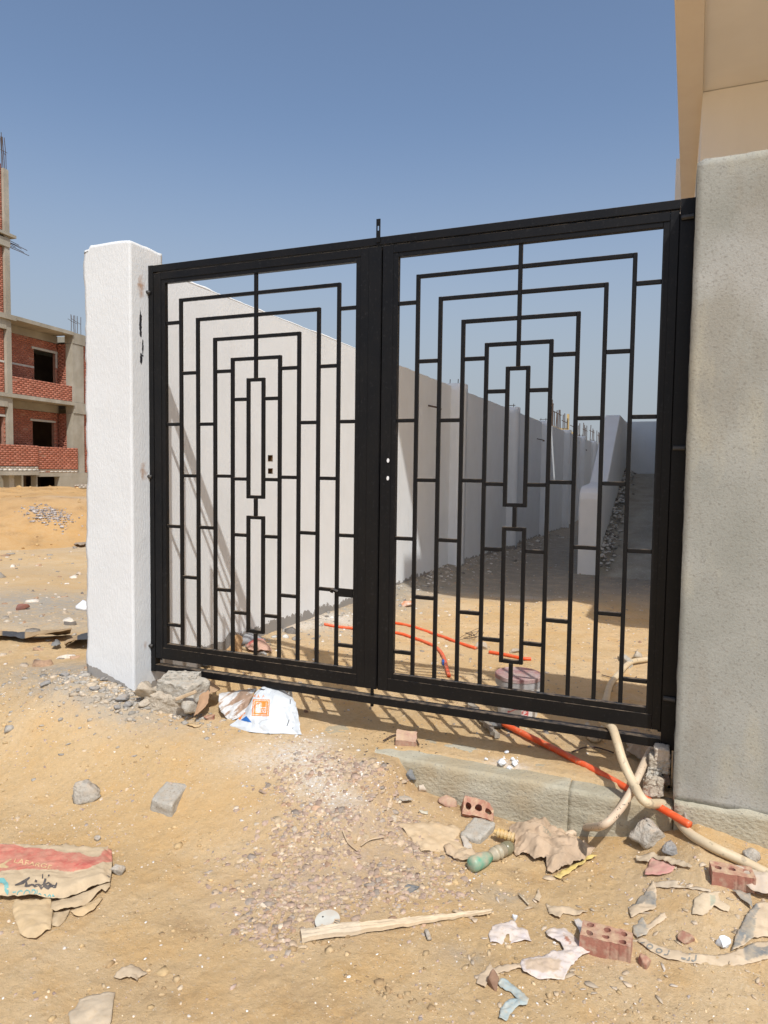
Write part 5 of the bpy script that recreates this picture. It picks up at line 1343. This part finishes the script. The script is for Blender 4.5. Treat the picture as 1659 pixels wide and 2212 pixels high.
st8([(1258, 1325), (1255, 1350), (1243, 1358), (1232, 1350)]); st8([(1222, 1315), (1218, 1352), (1206, 1350)]); st8([(1200, 1345), (1175, 1342)]); st8([(1108, 1295), (1098, 1322), (1078, 1318)])
for cx, cy in ((1052, 1297), (1000, 1275)): st8([(cx+16*math.cos(a), cy+11*math.sin(a)) for a in np.linspace(0, 2*math.pi, 13)], 8)
st8([(962, 1262), (948, 1248), (972, 1250)], 8)
sheet('sack_tatter', D8([(895, 1110), (880, 1062), (930, 1012), (990, 942), (1020, 905), (1036, 960), (1036, 1050), (985, 1072), (930, 1092)]), M_SCRAP, .006, .008, .012, 16, 84, color=WV, paint=[(D8([(890, 1030), (960, 962), (1036, 972), (1040, 1042), (960, 1032), (895, 1050)]), DK)], edge=.004, label='striped sack tatter above the six hole brick', cat='sack piece')
sheet('sack_tatter', D8([(905, 1140), (960, 1108), (985, 1150), (1080, 1078), (1098, 1102), (1000, 1175), (985, 1192), (930, 1222), (908, 1195)]), M_SCRAP, .006, .006, .010, 16, 85, color=WV, paint=[(D8([(900, 1140), (965, 1105), (990, 1195), (925, 1225)]), (.22, .24, .24))], label='dark ended sack tatter right of the six hole brick', cat='sack piece')
sheet('sack_tatter', D8([(1005, 905), (1160, 903), (1155, 925), (1340, 948), (1342, 966), (1100, 942), (1015, 930)]), M_SCRAP, .006, .006, .008, 16, 86, color=(.54, .45, .34), edge=.004, label='thin pale sack strip above the woven sack', cat='sack piece')
sheet('cloth_cover', D8([(1415, 835), (1470, 850), (1560, 880), (1720, 930), (1720, 1030), (1640, 1020), (1560, 985), (1500, 935), (1450, 890)]), M_SCRAP, .006, .03, .016, 13, 87, color=(.50, .42, .35), hump=lambda x, y, d: .03*sstep(d/.05), label='dusty cloth draped over the right hollow brick', cat='cloth')
sheet('sack_tatter', D8([(1455, 960), (1560, 985), (1572, 1062), (1505, 1012)]), M_SCRAP, .006, .012, .01, 16, 88, color=DK, label='dark sack tatter below the draped cloth', cat='sack piece')
sheet('paper_scrap', D8([(420, 1020), (520, 1030), (600, 1060), (655, 1055), (610, 1090), (520, 1075), (500, 1110), (440, 1080)]), M_SCRAP, .006, .004, .010, 18, 89, color=(.52, .40, .27), edge=.006, label='sandy paper tatter left of the striped tatter', cat='paper')
sheet('paper_scrap', D8([(265, 960), (330, 1030), (320, 1035), (275, 995)]), M_SCRAP, .005, .010, .008, 18, 90, color=(.45, .38, .27), label='narrow folded paper shard below the bottle', cat='paper')
sheet('paper_scrap', D8([(355, 1000), (380, 945), (395, 985), (385, 1020)]), M_SCRAP, .005, .010, .008, 18, 91, color=(.50, .39, .26), label='small upright paper shard below the paper bag', cat='paper')
sheet('paper_scrap', D8([(-120, 1060), (50, 1065), (130, 1055), (110, 1085), (60, 1090), (-60, 1080)]), M_SCRAP, .005, .006, .010, 18, 92, color=(.47, .35, .22), label='brown paper curl at the right end of the plank', cat='paper')
sheet('paper_scrap', D8([(85, 1400), (110, 1350), (120, 1390), (250, 1370), (330, 1385), (230, 1405), (130, 1420), (80, 1500), (30, 1470), (45, 1420)]), M_SCRAP, .006, .006, .010, 18, 93, color=(.52, .40, .28), edge=.003, label='sandy paper tatter above the blue rag', cat='paper')
sheet('cardboard_scrap', D6([(360, 1390), (400, 1350), (420, 1310), (520, 1285), (560, 1280), (610, 1275), (600, 1330), (590, 1433), (560, 1500), (380, 1500)]), M_SCRAP, .006, .006, .008, 14, 94, color=(.47, .385, .28), dirn=.9, label='weathered grey brown cardboard scrap at the bottom left edge', cat='cardboard')
sheet('dry_leaf', D6([(600, 1190), (640, 1155), (700, 1130), (760, 1150), (780, 1170), (735, 1190), (725, 1220), (690, 1195), (640, 1200)]), M_SCRAP, .005, .006, .010, 22, 95, color=(.42, .33, .23), label='curled dry brown scrap above the bottom left cardboard', cat='scrap')
sheet('paper_scrap', D7([(985, 530), (1040, 525), (1040, 550), (1000, 545)]), M_SCRAP, .005, .003, .004, 18, 96, color=(.48, .47, .38), label='pale green paper chip in front of the beam', cat='paper')
sheet('cardboard_scrap', [(1342, 1608), (1360, 1600), (1385, 1604), (1400, 1612), (1398, 1640), (1384, 1652), (1370, 1640), (1352, 1636), (1358, 1622)], M_SCRAP, .006, .02, .02, 16, 97, color=(.47, .36, .27), hump=lambda x, y, d: .05*sstep(d/.05), paint=[([(1380, 1615), (1396, 1612), (1392, 1630), (1380, 1632)], (.03, .025, .02))], label='crumpled paper litter beside the right block pile', cat='paper')
sheet('pink_wrapper', [(1362, 1540), (1440, 1545), (1448, 1572), (1400, 1570), (1366, 1560)], M_PAPER, .008, .015, .015, 14, 98, color=(.55, .27, .25), label='pink wrapper behind the gate near the right post', cat='wrapper')
# ---- far left litter
def lifted(name, back, front, lab, seed, dark):
    n = 60
    rows = [[gp(x, y, .015) for x, y in back], [tuple((Vector(gp(*a, .04))+Vector(gp(b[0], b[1], b[2]+.02)))/2) for a, b in zip(back, front)], [gp(*b) for b in front]]
    g = patch_grid(rows, n, 24); g[..., 2] += .014*crease(g[..., 0]*7, g[..., 1]*9, seed)+.004*crease(g[..., 0]*25, g[..., 1]*25, seed+1)
    c = np.tile(np.array([(.36, .25, .14)]), (n*24, 1)); U = np.tile(np.linspace(0, 1, n), 24); c[(U > dark[0]) & (U < dark[1])] = (.07, .07, .072)
    tag(link(name, grid_mesh(name, g, .006, c), M_CARD), lab, 'cardboard')
lifted('cardboard_sheet', [(-30, 1372), (20, 1370), (60, 1374), (100, 1376), (152, 1374)], [(-30, 1384, .03), (20, 1385, .04), (60, 1390, .05), (105, 1391, .085), (156, 1389, .11)], 'long folded cardboard on the sand at far left', 99, (.17, .47))
lifted('cardboard_sheet', [(142, 1396), (160, 1388), (178, 1378), (205, 1372)], [(140, 1402, .03), (158, 1404, .07), (178, 1406, .09), (206, 1405, .10)], 'dark bent cardboard beside the white pillar', 100, (.5, .95))
sheet('cardboard_scrap', [(110, 1403), (124, 1390), (132, 1402), (122, 1405)], M_CARD, .02, .03, .02, 8, 101, thick=.004, color=(.24, .23, .21), label='small grey scrap between the two far left cardboards', cat='cardboard')
sheet('foam_piece', [(163, 1321), (166, 1317), (180, 1316), (196, 1316), (198, 1320), (180, 1322.5)], M_PLASTIC, .03, .04, .01, 6, 102, thick=.04, color=(.78, .79, .80), hump=lambda x, y, d: .08*sstep(d/.1), label='white foam piece lying on grey ground left of the pillar', cat='foam')
rock('mud_lump', 46, 1320, (.16, .12, .08), 103, pmat('reddish_lump', (.3, .13, .09), (.2, .1, .08), 9, .95), 'dark reddish lump on the grey ground at far left', 'lump', .2, .2)
sheet('plank_scrap', [(160, 1181), (180, 1176), (188, 1176), (188, 1181), (175, 1184)], M_PAPER, .05, .05, .05, 3, 104, thick=.02, color=(.25, .2, .16), label='dark litter scrap at the foot of the sand mound', cat='scrap')

# ---- inside the yard
def bucket():
    g = G(1118, 1541); root = empty('paint_bucket', (g.x, g.y, g.z-.01), 'white paint bucket with a dusty red lid behind the right leaf', 'bucket')
    R = np.random.default_rng(3); n = 72; zs = np.linspace(0, .245, 40); r = .118+.018*zs/.245
    TH, ZZ = np.meshgrid(np.linspace(0, 2*math.pi, n, endpoint=False), zs, indexing='ij')
    Rr = np.broadcast_to(r, TH.shape)+np.where((ZZ > .19) & (ZZ < .20), .004, 0)
    V = np.stack([Rr*np.cos(TH), Rr*np.sin(TH), ZZ], -1).reshape(-1, 3)
    id_ = np.arange(n*40).reshape(n, 40); nx = np.roll(id_, -1, 0)
    F = np.stack([id_[:, :-1], nx[:, :-1], nx[:, 1:], id_[:, 1:]], -1).reshape(-1, 4)
    c = np.tile([(.66, .65, .63)], (len(V), 1)); t = TH.ravel(); z = ZZ.ravel()
    c[(z < .012)] = (.45, .12, .1)
    c[np.abs(z-(.062+.06*(t-4.6))) < .004] = np.where(((t > 4.4) & (t < 5.0))[np.abs(z-(.062+.06*(t-4.6))) < .004][:, None], (.55, .08, .08), (.66, .65, .63))
    c[(np.hypot((t-5.25)*.13, z-.055) < .016) & (np.hypot((t-5.25)*.13, z-.055) > .010)] = (.55, .08, .08); c[(np.abs(t-5.42) < .03) & (z > .035) & (z < .08)] = (.55, .08, .08)
    link('bucket_body', mesh_np('bucket_body', V, F, c, True), M_PLASTIC, root)
    mb = MB(); mb.lathe([(.134, .236), (.142, .238), (.142, .258), (.137, .262), (.130, .256), (.05, .256)], (0, 0, 0), 56)
    build('bucket_lid', mb, pmat('dusty_red_lid', (.30, .10, .11), (.44, .36, .33), 9, .55, .1, .001, 40, dust=.25), root)
    mb = MB(); mb.lathe([(.1365, .2), (.139, .2), (.139, .2355), (.1365, .2355)], (0, 0, 0), 56); build('bucket_collar', mb, pmat('grey_plastic_collar', (.42, .41, .40), (.33, .32, .31), 30, .5, .2, .002, 60, dust=.2), root)
bucket()
block('concrete_block', [(1338, 1413), (1358, 1432), (1367, 1426), (1340, 1406)], .06, M_BLOCK, 'pale block on the sunny sand behind the right leaf', 'block', 111, .006)
rock('rubble_stone', 1377, 1424, (.09, .08, .09), 112, M_BLOCK2, 'small pale stone right of the yard block', 'stone', .3, .2)
rock('soil_clod', 1040, 1402, (.13, .12, .11), 113, M_BLOCK2, 'clod where the far orange conduit goes into the ground', 'clod', .3, .3)
rock('soil_clod', 1112, 1412, (.12, .08, .07), 114, M_BLOCK2, 'clod behind the bucket touching the short orange conduit', 'clod', .9, .3)
def wire():
    R = np.random.default_rng(9); c = G(1022, 1382); P = [(c.x+.1*R.normal(), c.y+.08*R.normal(), c.z+.03+.03*R.random()) for i in range(16)]
    hose('wire_tangle', P, .0022, M_REBAR, 'tangle of thin binding wire on the yard sand', 'wire', n=5, sm=140)
wire()
rock('rag_bundle', 880, 1308, (.16, .12, .07), 115, pmat('orange_rag', (.62, .24, .10), (.6, .5, .42), 14, .8, .4, .006, 40), 'white and orange rag bundle at the edge of the shade', 'rag', .3, .15)
def wood_behind():
    a, b = Vector(gp(1012, 1528, .03)), Vector(gp(1073, 1600, .02))
    t = b-a; mb = MB(); n = 20; V = []; k = 4
    w = Vector((-t.y, t.x, 0)).normalized()
    for i in range(n+1):
        s = i/n; c = a+t*s+w*.006*math.sin(i*1.7); r = .022*(1-.45*s)+.003*math.sin(i*2.9)
        V += [c-w*r+Vector((0, 0, -.01)), c+w*r+Vector((0, 0, -.01)), c+w*r+Vector((0, 0, .014)), c-w*r+Vector((0, 0, .016+.004*math.sin(i)))]
    F = [(i*k+j, i*k+(j+1) % k, (i+1)*k+(j+1) % k, (i+1)*k+j) for i in range(n) for j in range(k)]+[(3, 2, 1, 0), (n*k, n*k+1, n*k+2, n*k+3)]
    mb.add(V, F); o = build('split_stick', mb, M_WOODG); tag(o, 'weathered split stick lying under the bottom rail', 'wood')
wood_behind()
for k, (px, py, s, lab) in enumerate(((1072, 1572, (.17, .12, .07), 'grey mortar mound holding the orange conduit under the rail'), (1105, 1580, (.11, .08, .06), 'grey mortar lump right of the conduit mound'), (1045, 1556, (.18, .09, .05), 'long grey mortar streak behind the bottom rail'), (1180, 1585, (.06, .04, .03), 'little grey mortar lump in the gate shadow'))):
    rock('mortar_lump', px, py, s, 120+k, M_MORTD if k < 3 else M_MORT, lab, 'mortar', k*.8, .3)
def yard_cardboard():
    rows = [[tuple(OX(x, y, -.08)) for x, y in ((491, 1407), (508, 1410), (523, 1408))], [tuple(OX(x, y, -.1)) for x, y in ((497, 1392), (512, 1392), (525, 1390))], [tuple(OX(x, y, -.13)) for x, y in ((508, 1374), (517, 1369), (525, 1374))]]
    g = patch_grid(rows, 26, 26); g[..., 1] += .02*fbm(g[..., 0]*30, g[..., 2]*14, 0, 5, 3); g[..., 0] += .03*fbm(g[..., 1]*12, g[..., 2]*12, 0, 6, 3)
    o = link('cardboard_scrap', grid_mesh('cardboard_scrap', g, .004, np.tile([(.45, .29, .15)], (26*26, 1))), M_CARD); tag(o, 'crumpled tan cardboard standing against the white wall foot', 'cardboard')
yard_cardboard()
sheet('red_sack', [(530, 1400), (545, 1397), (570, 1398), (582, 1402), (588, 1412), (560, 1412), (536, 1410)], M_PAPER, .01, .02, .02, 12, 131, color=(.52, .30, .24), paint=[([(532, 1400), (572, 1398), (575, 1406), (540, 1406)], (.55, .13, .13))], hump=lambda x, y, d: .05*sstep(d/.06), label='red and tan sack lying behind the left leaf', cat='sack')
rock('grey_sack', 541, 1388, (.22, .2, .11), 132, pmat('grey_sackcloth', (.33, .33, .33), (.25, .25, .26), 12, .85, .5, .008, 40), 'grey lumpy sack at the white wall foot', 'sack', .3, .3)
sheet('black_plastic', [(431, 1440), (440, 1436), (452, 1437), (456, 1444), (444, 1447)], M_PLASTIC, .008, .02, .02, 16, 133, color=(.03, .03, .03), label='black plastic scrap behind the left end of the bottom rail', cat='plastic')
sheet('blue_scrap', [(678, 1405), (682, 1401), (684, 1410), (690, 1415), (682, 1416)], M_PLASTIC, .006, .02, .02, 16, 134, color=(.05, .12, .4), label='blue plastic scrap behind the left leaf', cat='plastic')
def twigs():
    for k, (pts, r, lab) in enumerate((([(828, 1604), (850, 1592), (876, 1588), (896, 1598), (905, 1612)], .004, 'bent rusty rod around the scored brick fragment'), ([(1235, 1632), (1262, 1622), (1290, 1620), (1325, 1632)], .004, 'thin rusty rod in front of the right leaf'),
                                       ([(1300, 1462), (1330, 1468), (1365, 1470), (1375, 1465)], .004, 'thin wire over the cream hose in the yard'), ([(740, 1805), (752, 1830), (772, 1848)], .003, 'dry straw lying on the gravel'), ([(780, 1838), (800, 1822), (830, 1815)], .003, 'second dry straw on the gravel, pointing right'))):
        hose('rusty_rod' if k < 3 else 'dry_straw', [gp(*p, .012) for p in pts], r, M_REBAR if k < 3 else M_WOOD, lab, 'rod' if k < 3 else 'straw', n=6, sm=24)
    a, b, c = gp(1464, 1792, .0), gp(1478, 1790, .075), gp(1488, 1798, 0)
    hose('wood_splinter', [b, tuple((Vector(b)+Vector(c))/2), c], .006, M_WOODG, 'broken wood splinter by the end of the orange conduit', 'wood', n=6, sm=8)
twigs()

# ================================================================== GRAVEL, CLODS, CHIPS
def scatter(name, XY, size, flat, cols, seed, lift=.02, mat=M_GRAVEL, ic=ICO1, jit=.38):
    V0, F0 = ic; R = np.random.default_rng(seed); n = len(XY); m = len(V0)
    d = V0[None]*(1+R.uniform(-jit, jit, (n, m, 1)))
    s = np.stack([size*R.uniform(.75, 1.25, n), size*R.uniform(.55, .95, n), size*flat*R.uniform(.6, 1.3, n)], 1)*.5
    d = d*s[:, None, :]
    t = R.normal(0, .28, n); ct, st_ = np.cos(t), np.sin(t)
    y, z = d[..., 1].copy(), d[..., 2].copy(); d[..., 1] = y*ct[:, None]-z*st_[:, None]; d[..., 2] = y*st_[:, None]+z*ct[:, None]
    a = R.uniform(0, 6.283, n); ca, sa = np.cos(a), np.sin(a); x, y = d[..., 0].copy(), d[..., 1].copy()
    d[..., 0] = x*ca[:, None]-y*sa[:, None]; d[..., 1] = x*sa[:, None]+y*ca[:, None]
    zz = hfun(XY[:, 0], XY[:, 1])+s[:, 2]*lift*2
    d += np.stack([XY[:, 0], XY[:, 1], zz], 1)[:, None, :]
    F = (F0[None]+np.arange(n)[:, None, None]*m).reshape(-1, 3)
    o = link(name, mesh_np(name, d.reshape(-1, 3), F, np.repeat(cols, m, 0)), mat); o['kind'] = 'stuff'; return o
def shard():
    a = np.linspace(0, 2*math.pi, 6, endpoint=False)
    V = [(0, 0, 1)]+[(.78*math.cos(t), .78*math.sin(t), .85) for t in a]+[(math.cos(t), math.sin(t), -.9) for t in a]
    F = [(0, 1+k, 1+(k+1) % 6) for k in range(6)]
    for k in range(6):
        b, d = 1+k, 1+(k+1) % 6; F += [(b, b+6, d+6), (b, d+6, d)]
    return np.array(V), np.array(F)
SHARD = shard()
GRIT = (np.array([(1, 0, 0), (0, 1, 0), (-1, 0, 0), (0, -1, 0), (0, 0, 1.), (0, 0, -1.)]), np.array([(0, 1, 4), (1, 2, 4), (2, 3, 4), (3, 0, 4)]))
def pick(pal, p, n, R):
    c = np.array(pal)[R.choice(len(pal), n, p=p)]; return c*R.uniform(.78, 1.2, (n, 1))
def gravel():
    R = np.random.default_rng(42)
    poly = [(640, 1600), (760, 1640), (850, 1665), (930, 1770), (1010, 1880), (1010, 1960), (900, 2005), (780, 1960), (660, 2060), (540, 2050), (470, 1960), (440, 1850), (500, 1780), (570, 1690)]
    W3 = [(g.x, g.y) for g in GA(poly)]; A = np.array(W3); lo, hi = A.min(0)-.25, A.max(0)+.25
    P = R.uniform(lo, hi, (60000, 2)); q, d = snap(P, W3); ins = inpoly(P[:, 0], P[:, 1], W3)
    dd = np.where(ins, d, -d)
    cl = fbm(P[:, 0]*5.5, P[:, 1]*5.5, 0, 91, 4)
    dens = sstep((dd+.10)/.30)*np.clip(.42+1.5*cl, .03, 1)
    P = P[R.random(len(P)) < dens*.36]
    n = len(P); size = np.clip(R.lognormal(math.log(.0185), .45, n), .006, .05)
    pal = [(.41, .305, .245), (.46, .35, .275), (.53, .415, .30), (.57, .45, .31), (.37, .315, .27), (.62, .53, .42), (.46, .31, .215)]
    scatter('gravel', P, size, .26, pick(pal, [.26, .24, .17, .12, .10, .05, .06], n, R)*np.array([.93, .9, .85]), 1, ic=SHARD, jit=.36, lift=-.12)
    # the same small stones thinly spread over the rest of the foreground
    P = R.uniform([-1.6, -2.2], [3.6, .0], (8000, 2)); k = fbm(P[:, 0]*2, P[:, 1]*2, 0, 5, 3); P = P[(R.random(len(P)) < np.clip(.35+k, .05, 1))]
    P = P[(P[:, 1] < -.18) | (P[:, 0] < -.4)]; n = len(P)
    scatter('loose_gravel', P, np.clip(R.lognormal(math.log(.0095), .4, n), .004, .025), .5, pick(pal, [.2, .2, .2, .2, .08, .08, .04], n, R), 2, ic=SHARD, jit=.36)
    P = np.concatenate([R.uniform([.1, .2], [3.0, 4.5], (1500, 2)), R.uniform([-.1, 4.5], [3.0, 12], (2200, 2))]); n = len(P)
    scatter('yard_gravel', P, np.clip(R.lognormal(math.log(.014), .45, n), .006, .05), .5, pick([(.45, .34, .22), (.36, .30, .24), (.58, .53, .46), (.38, .24, .16)], [.45, .3, .15, .1], n, R), 3, ic=SHARD, jit=.36)
    # sand-coloured clods
    P = R.uniform([-1.8, -2.2], [3.7, .0], (7000, 2)); k = fbm(P[:, 0]*1.7, P[:, 1]*1.7, 0, 15, 3); P = P[R.random(len(P)) < np.clip(.2+1.5*k, .03, 1)]
    P = P[(P[:, 1] < -.18) | (P[:, 0] < -.4)]; n = len(P)
    scatter('soil_clods', P, np.clip(R.lognormal(math.log(.0105), .5, n), .004, .045), .55, pick([(.53, .375, .195), (.47, .325, .165), (.57, .43, .26)], [.5, .3, .2], n, R), 4, ic=ICO1, jit=.42, lift=.0)
    P = []
    for px, py, sx, sy, m in ((830, 2140, .10, .05, 70), (400, 2000, .12, .04, 40), (690, 2040, .08, .03, 40), (300, 2110, .08, .04, 20), (600, 2010, .12, .05, 30), (1250, 2150, .2, .06, 60)):
        g = G(px, py); P.append(np.array([g.x, g.y])+R.normal(0, 1, (m, 2))*np.array([sx, sy]))
    P = np.concatenate(P); n = len(P)
    scatter('damp_clods', P, np.clip(R.lognormal(math.log(.012), .55, n), .004, .038), .55, pick([(.36, .245, .13), (.42, .30, .165), (.50, .36, .20)], [.35, .4, .25], n, R), 15, ic=ICO1, jit=.42, lift=.0)
    # coarse grit in the sand
    P = R.uniform([-1.7, -2.15], [3.6, .0], (42000, 2)); k = fbm(P[:, 0]*1.3, P[:, 1]*1.3, 0, 25, 3)+.5*fbm(P[:, 0]*6, P[:, 1]*6, 0, 26, 2); P = P[R.random(len(P)) < np.clip(.55+1.3*k, .08, 1)]
    P = P[(P[:, 1] < -.17) | (P[:, 0] < -.4)]; n = len(P)
    scatter('grit', P, np.clip(R.lognormal(math.log(.0042), .4, n), .002, .011), .7, pick([(.50, .355, .19), (.40, .28, .16), (.64, .52, .36), (.30, .22, .15), (.72, .65, .55)], [.4, .22, .2, .08, .1], n, R), 14, ic=GRIT, jit=.3)
    # pale chips of plaster and lime
    P = [R.uniform([-1.6, -2.2], [3.6, -.2], (520, 2))]
    for px, py, s, m in ((700, 1690, .10, 170), (740, 1730, .08, 80), (640, 1625, .12, 120), (690, 1600, .10, 60), (790, 1650, .1, 50), (1090, 1650, .06, 40)):
        g = G(px, py); P.append(np.array([g.x, g.y])+R.normal(0, s, (m, 2)))
    P = np.concatenate(P); n = len(P)
    scatter('lime_chips', P, np.clip(R.lognormal(math.log(.0075), .45, n), .003, .022), .5, pick([(.74, .70, .63), (.66, .6, .52), (.78, .76, .72)], [.5, .3, .2], n, R), 5)
    yy = np.concatenate([R.uniform(1.2, 4.5, 160), R.uniform(4.5, 16, 620)]); P = np.column_stack([-.2+np.abs(R.normal(0, .28, len(yy)))+.02, yy]); n = len(P)
    scatter('wall_foot_rubble', P, np.clip(R.lognormal(math.log(.035), .55, n), .012, .13), .45, pick([(.62, .60, .56), (.30, .285, .26), (.42, .38, .32), (.22, .2, .18)], [.28, .32, .25, .15], n, R), 6)
    g = G(830, 1600); P = np.array([g.x, g.y])+R.normal(0, 1, (150, 2))*np.array([.16, .06]); g = G(800, 1650); P = np.concatenate([P, np.array([g.x, g.y])+R.normal(0, 1, (60, 2))*np.array([.16, .08])]); n = len(P)
    scatter('paint_drips', P, np.clip(R.lognormal(math.log(.006), .5, n), .002, .018), .3, np.tile([(.03, .03, .035)], (n, 1)), 7)
    # shreds of sandy paper and sacking trodden into the right foreground
    V = []; F = []; C = []; nv = 0
    for i in range(150):
        px, py = R.uniform(1000, 1659), R.uniform(1830, 2180)
        g = G(px, py); m = R.integers(5, 8); a0 = R.uniform(0, 6.28); L0 = min(.035, R.lognormal(math.log(.0125), .5)); el = R.uniform(.2, .6)
        rim = [(L0*math.cos(t)*R.uniform(.6, 1.2), L0*el*math.sin(t)*R.uniform(.6, 1.2)) for t in np.linspace(0, 6.283, m, endpoint=False)]
        pts = [(0, 0)]+rim; c, s_ = math.cos(a0), math.sin(a0); tilt = R.normal(0, .25)
        W3 = []
        for (u, v) in pts:
            x, y = g.x+u*c-v*s_, g.y+u*s_+v*c
            W3.append((x, y, hz(x, y)+.002+abs(v*tilt)+R.uniform(0, .2)*L0*.5))
        V += W3+[(x, y, z-.0015) for x, y, z in W3]; k = len(pts)
        for j in range(m):
            b, d = 1+j, 1+(j+1) % m
            F += [(nv, nv+b, nv+d), (nv+k, nv+k+d, nv+k+b), (nv+b, nv+k+b, nv+k+d), (nv+b, nv+k+d, nv+d)]
        cc = np.array([(.56, .43, .285), (.50, .39, .27), (.62, .50, .37), (.58, .50, .42), (.44, .36, .27)][R.integers(5)])
        C += [cc]*(2*k); nv += 2*k
    o = link('litter_shreds', mesh_np('litter_shreds', V, F, np.array(C)), M_PAPER); o['kind'] = 'stuff'
    P = []
    for px, py, sx, sy, m in ((160, 1480, .35, .18, 160), (245, 1500, .22, .07, 420), (285, 1500, .10, .06, 160), (200, 1475, .2, .05, 160), (90, 1500, .3, .15, 70), (400, 1545, .14, .05, 110), (60, 1335, 1.2, .5, 160), (140, 1240, 2.5, .8, 120)):
        g = G(px, py); P.append(np.array([g.x, g.y])+R.normal(0, 1, (m, 2))*np.array([sx, sy]))
    P = np.concatenate(P); n = len(P)
    scatter('mortar_crumbs', P, np.clip(R.lognormal(math.log(.017), .55, n), .006, .08), .45, pick([(.36, .33, .285), (.45, .39, .31), (.55, .45, .33)], [.5, .3, .2], n, R), 8)
def far_left():
    R = np.random.default_rng(8); P = []
    for px, py, sx, sy, m in ((90, 1310, 1.6, .5, 170), (110, 1230, 2.6, 1.2, 200), (60, 1420, .8, .5, 90), (120, 1180, 3, 1.5, 90)):
        g = G(px, py); P.append(np.array([g.x, g.y])+R.normal(0, 1, (m, 2))*np.array([sx, sy]))
    P = np.concatenate(P); P = P[P[:, 0] < -.45]; n = len(P)
    scatter('ground_litter', P, np.clip(R.lognormal(math.log(.045), .6, n), .012, .2), .35, pick([(.30, .26, .21), (.46, .37, .27), (.62, .55, .46), (.42, .27, .17), (.2, .17, .14)], [.25, .3, .2, .15, .1], n, R), 21, ic=SHARD, jit=.4)
    me = bpy.data.objects['sand_mound'].data; V = np.zeros(len(me.vertices)*3, np.float32); me.vertices.foreach_get('co', V); V = V.reshape(-1, 3)
    k = R.choice(len(V), 900); k = k[fbm(V[k, 0]*.6, V[k, 1]*.6, 0, 3, 3) > -.05]; V0, F0 = ICO1; n = len(k)
    s = np.clip(R.lognormal(math.log(.06), .5, n), .02, .22)
    d = V0[None]*(1+R.uniform(-.4, .4, (n, 12, 1)))*s[:, None, None]*np.array([.5, .5, .28])+V[k][:, None, :]
    F = (F0[None]+np.arange(n)[:, None, None]*12).reshape(-1, 3)
    o = link('mound_clods', mesh_np('mound_clods', d.reshape(-1, 3), F, np.repeat(pick([(.42, .25, .10), (.50, .33, .15), (.32, .2, .1)], [.4, .4, .2], n, R), 12, 0)), M_GRAVEL); o['kind'] = 'stuff'
    r = ray(112, 1117); t = np.linspace(12, 26, 400); pts = CAM+r[None]*t[:, None]; hit = None
    for p in pts:
        q = np.argmin((V[:, 0]-p[0])**2+(V[:, 1]-p[1])**2)
        if V[q, 2] > p[2]: hit = V[q]; break
    if hit is not None:
        P = hit[:2]+R.normal(0, 1, (420, 2))@np.array([[.24, .07], [-.04, .13]]); q = [np.argmin((V[:, 0]-p[0])**2+(V[:, 1]-p[1])**2) for p in P]; n = len(q)
        s = np.clip(R.lognormal(math.log(.035), .3, n), .015, .07)
        d = SHARD[0][None]*(1+R.uniform(-.35, .35, (n, 13, 1)))*s[:, None, None]*.5*np.array([1, 1, .5])+np.column_stack([P, V[q][:, 2]+.01])[:, None, :]
        F = (SHARD[1][None]+np.arange(n)[:, None, None]*13).reshape(-1, 3)
        o = link('gravel_patch', mesh_np('gravel_patch', d.reshape(-1, 3), F, np.repeat(pick([(.36, .31, .28), (.46, .41, .37), (.28, .24, .22)], [.4, .35, .25], n, R), 13, 0)), M_GRAVEL); o['kind'] = 'stuff'
gravel()
far_left()

for _n, _l, _c in (('gravel', 'patch of mauve and tan gravel in the middle of the foreground sand', 'gravel'), ('loose_gravel', 'small loose stones strewn over the foreground sand', 'gravel'), ('yard_gravel', 'small stones strewn over the yard behind the gate', 'gravel'),
                   ('soil_clods', 'little sandy clods all over the foreground', 'clods'), ('damp_clods', 'clusters of darker clods near the bottom edge', 'clods'), ('grit', 'coarse grit in the foreground sand', 'grit'),
                   ('lime_chips', 'white lime chips spilled around the gravel and over the sand', 'chips'), ('wall_foot_rubble', 'white and grey plaster rubble along the foot of the white boundary wall', 'rubble'),
                   ('paint_drips', 'black paint drips on the sand in front of the gate', 'paint drips'), ('litter_shreds', 'small sandy paper shreds trodden into the right foreground', 'litter'),
                   ('mortar_crumbs', 'grey mortar crumbs spilled before the white pillar foot and left of it', 'crumbs'), ('ground_litter', 'stones and litter on the open ground at far left', 'litter'),
                   ('mound_clods', 'dark clods on the slope of the sand mound', 'clods'), ('gravel_patch', 'grey gravel patch on the front of the sand mound', 'gravel')):
    if _n in bpy.data.objects: tag(bpy.data.objects[_n], _l, _c)
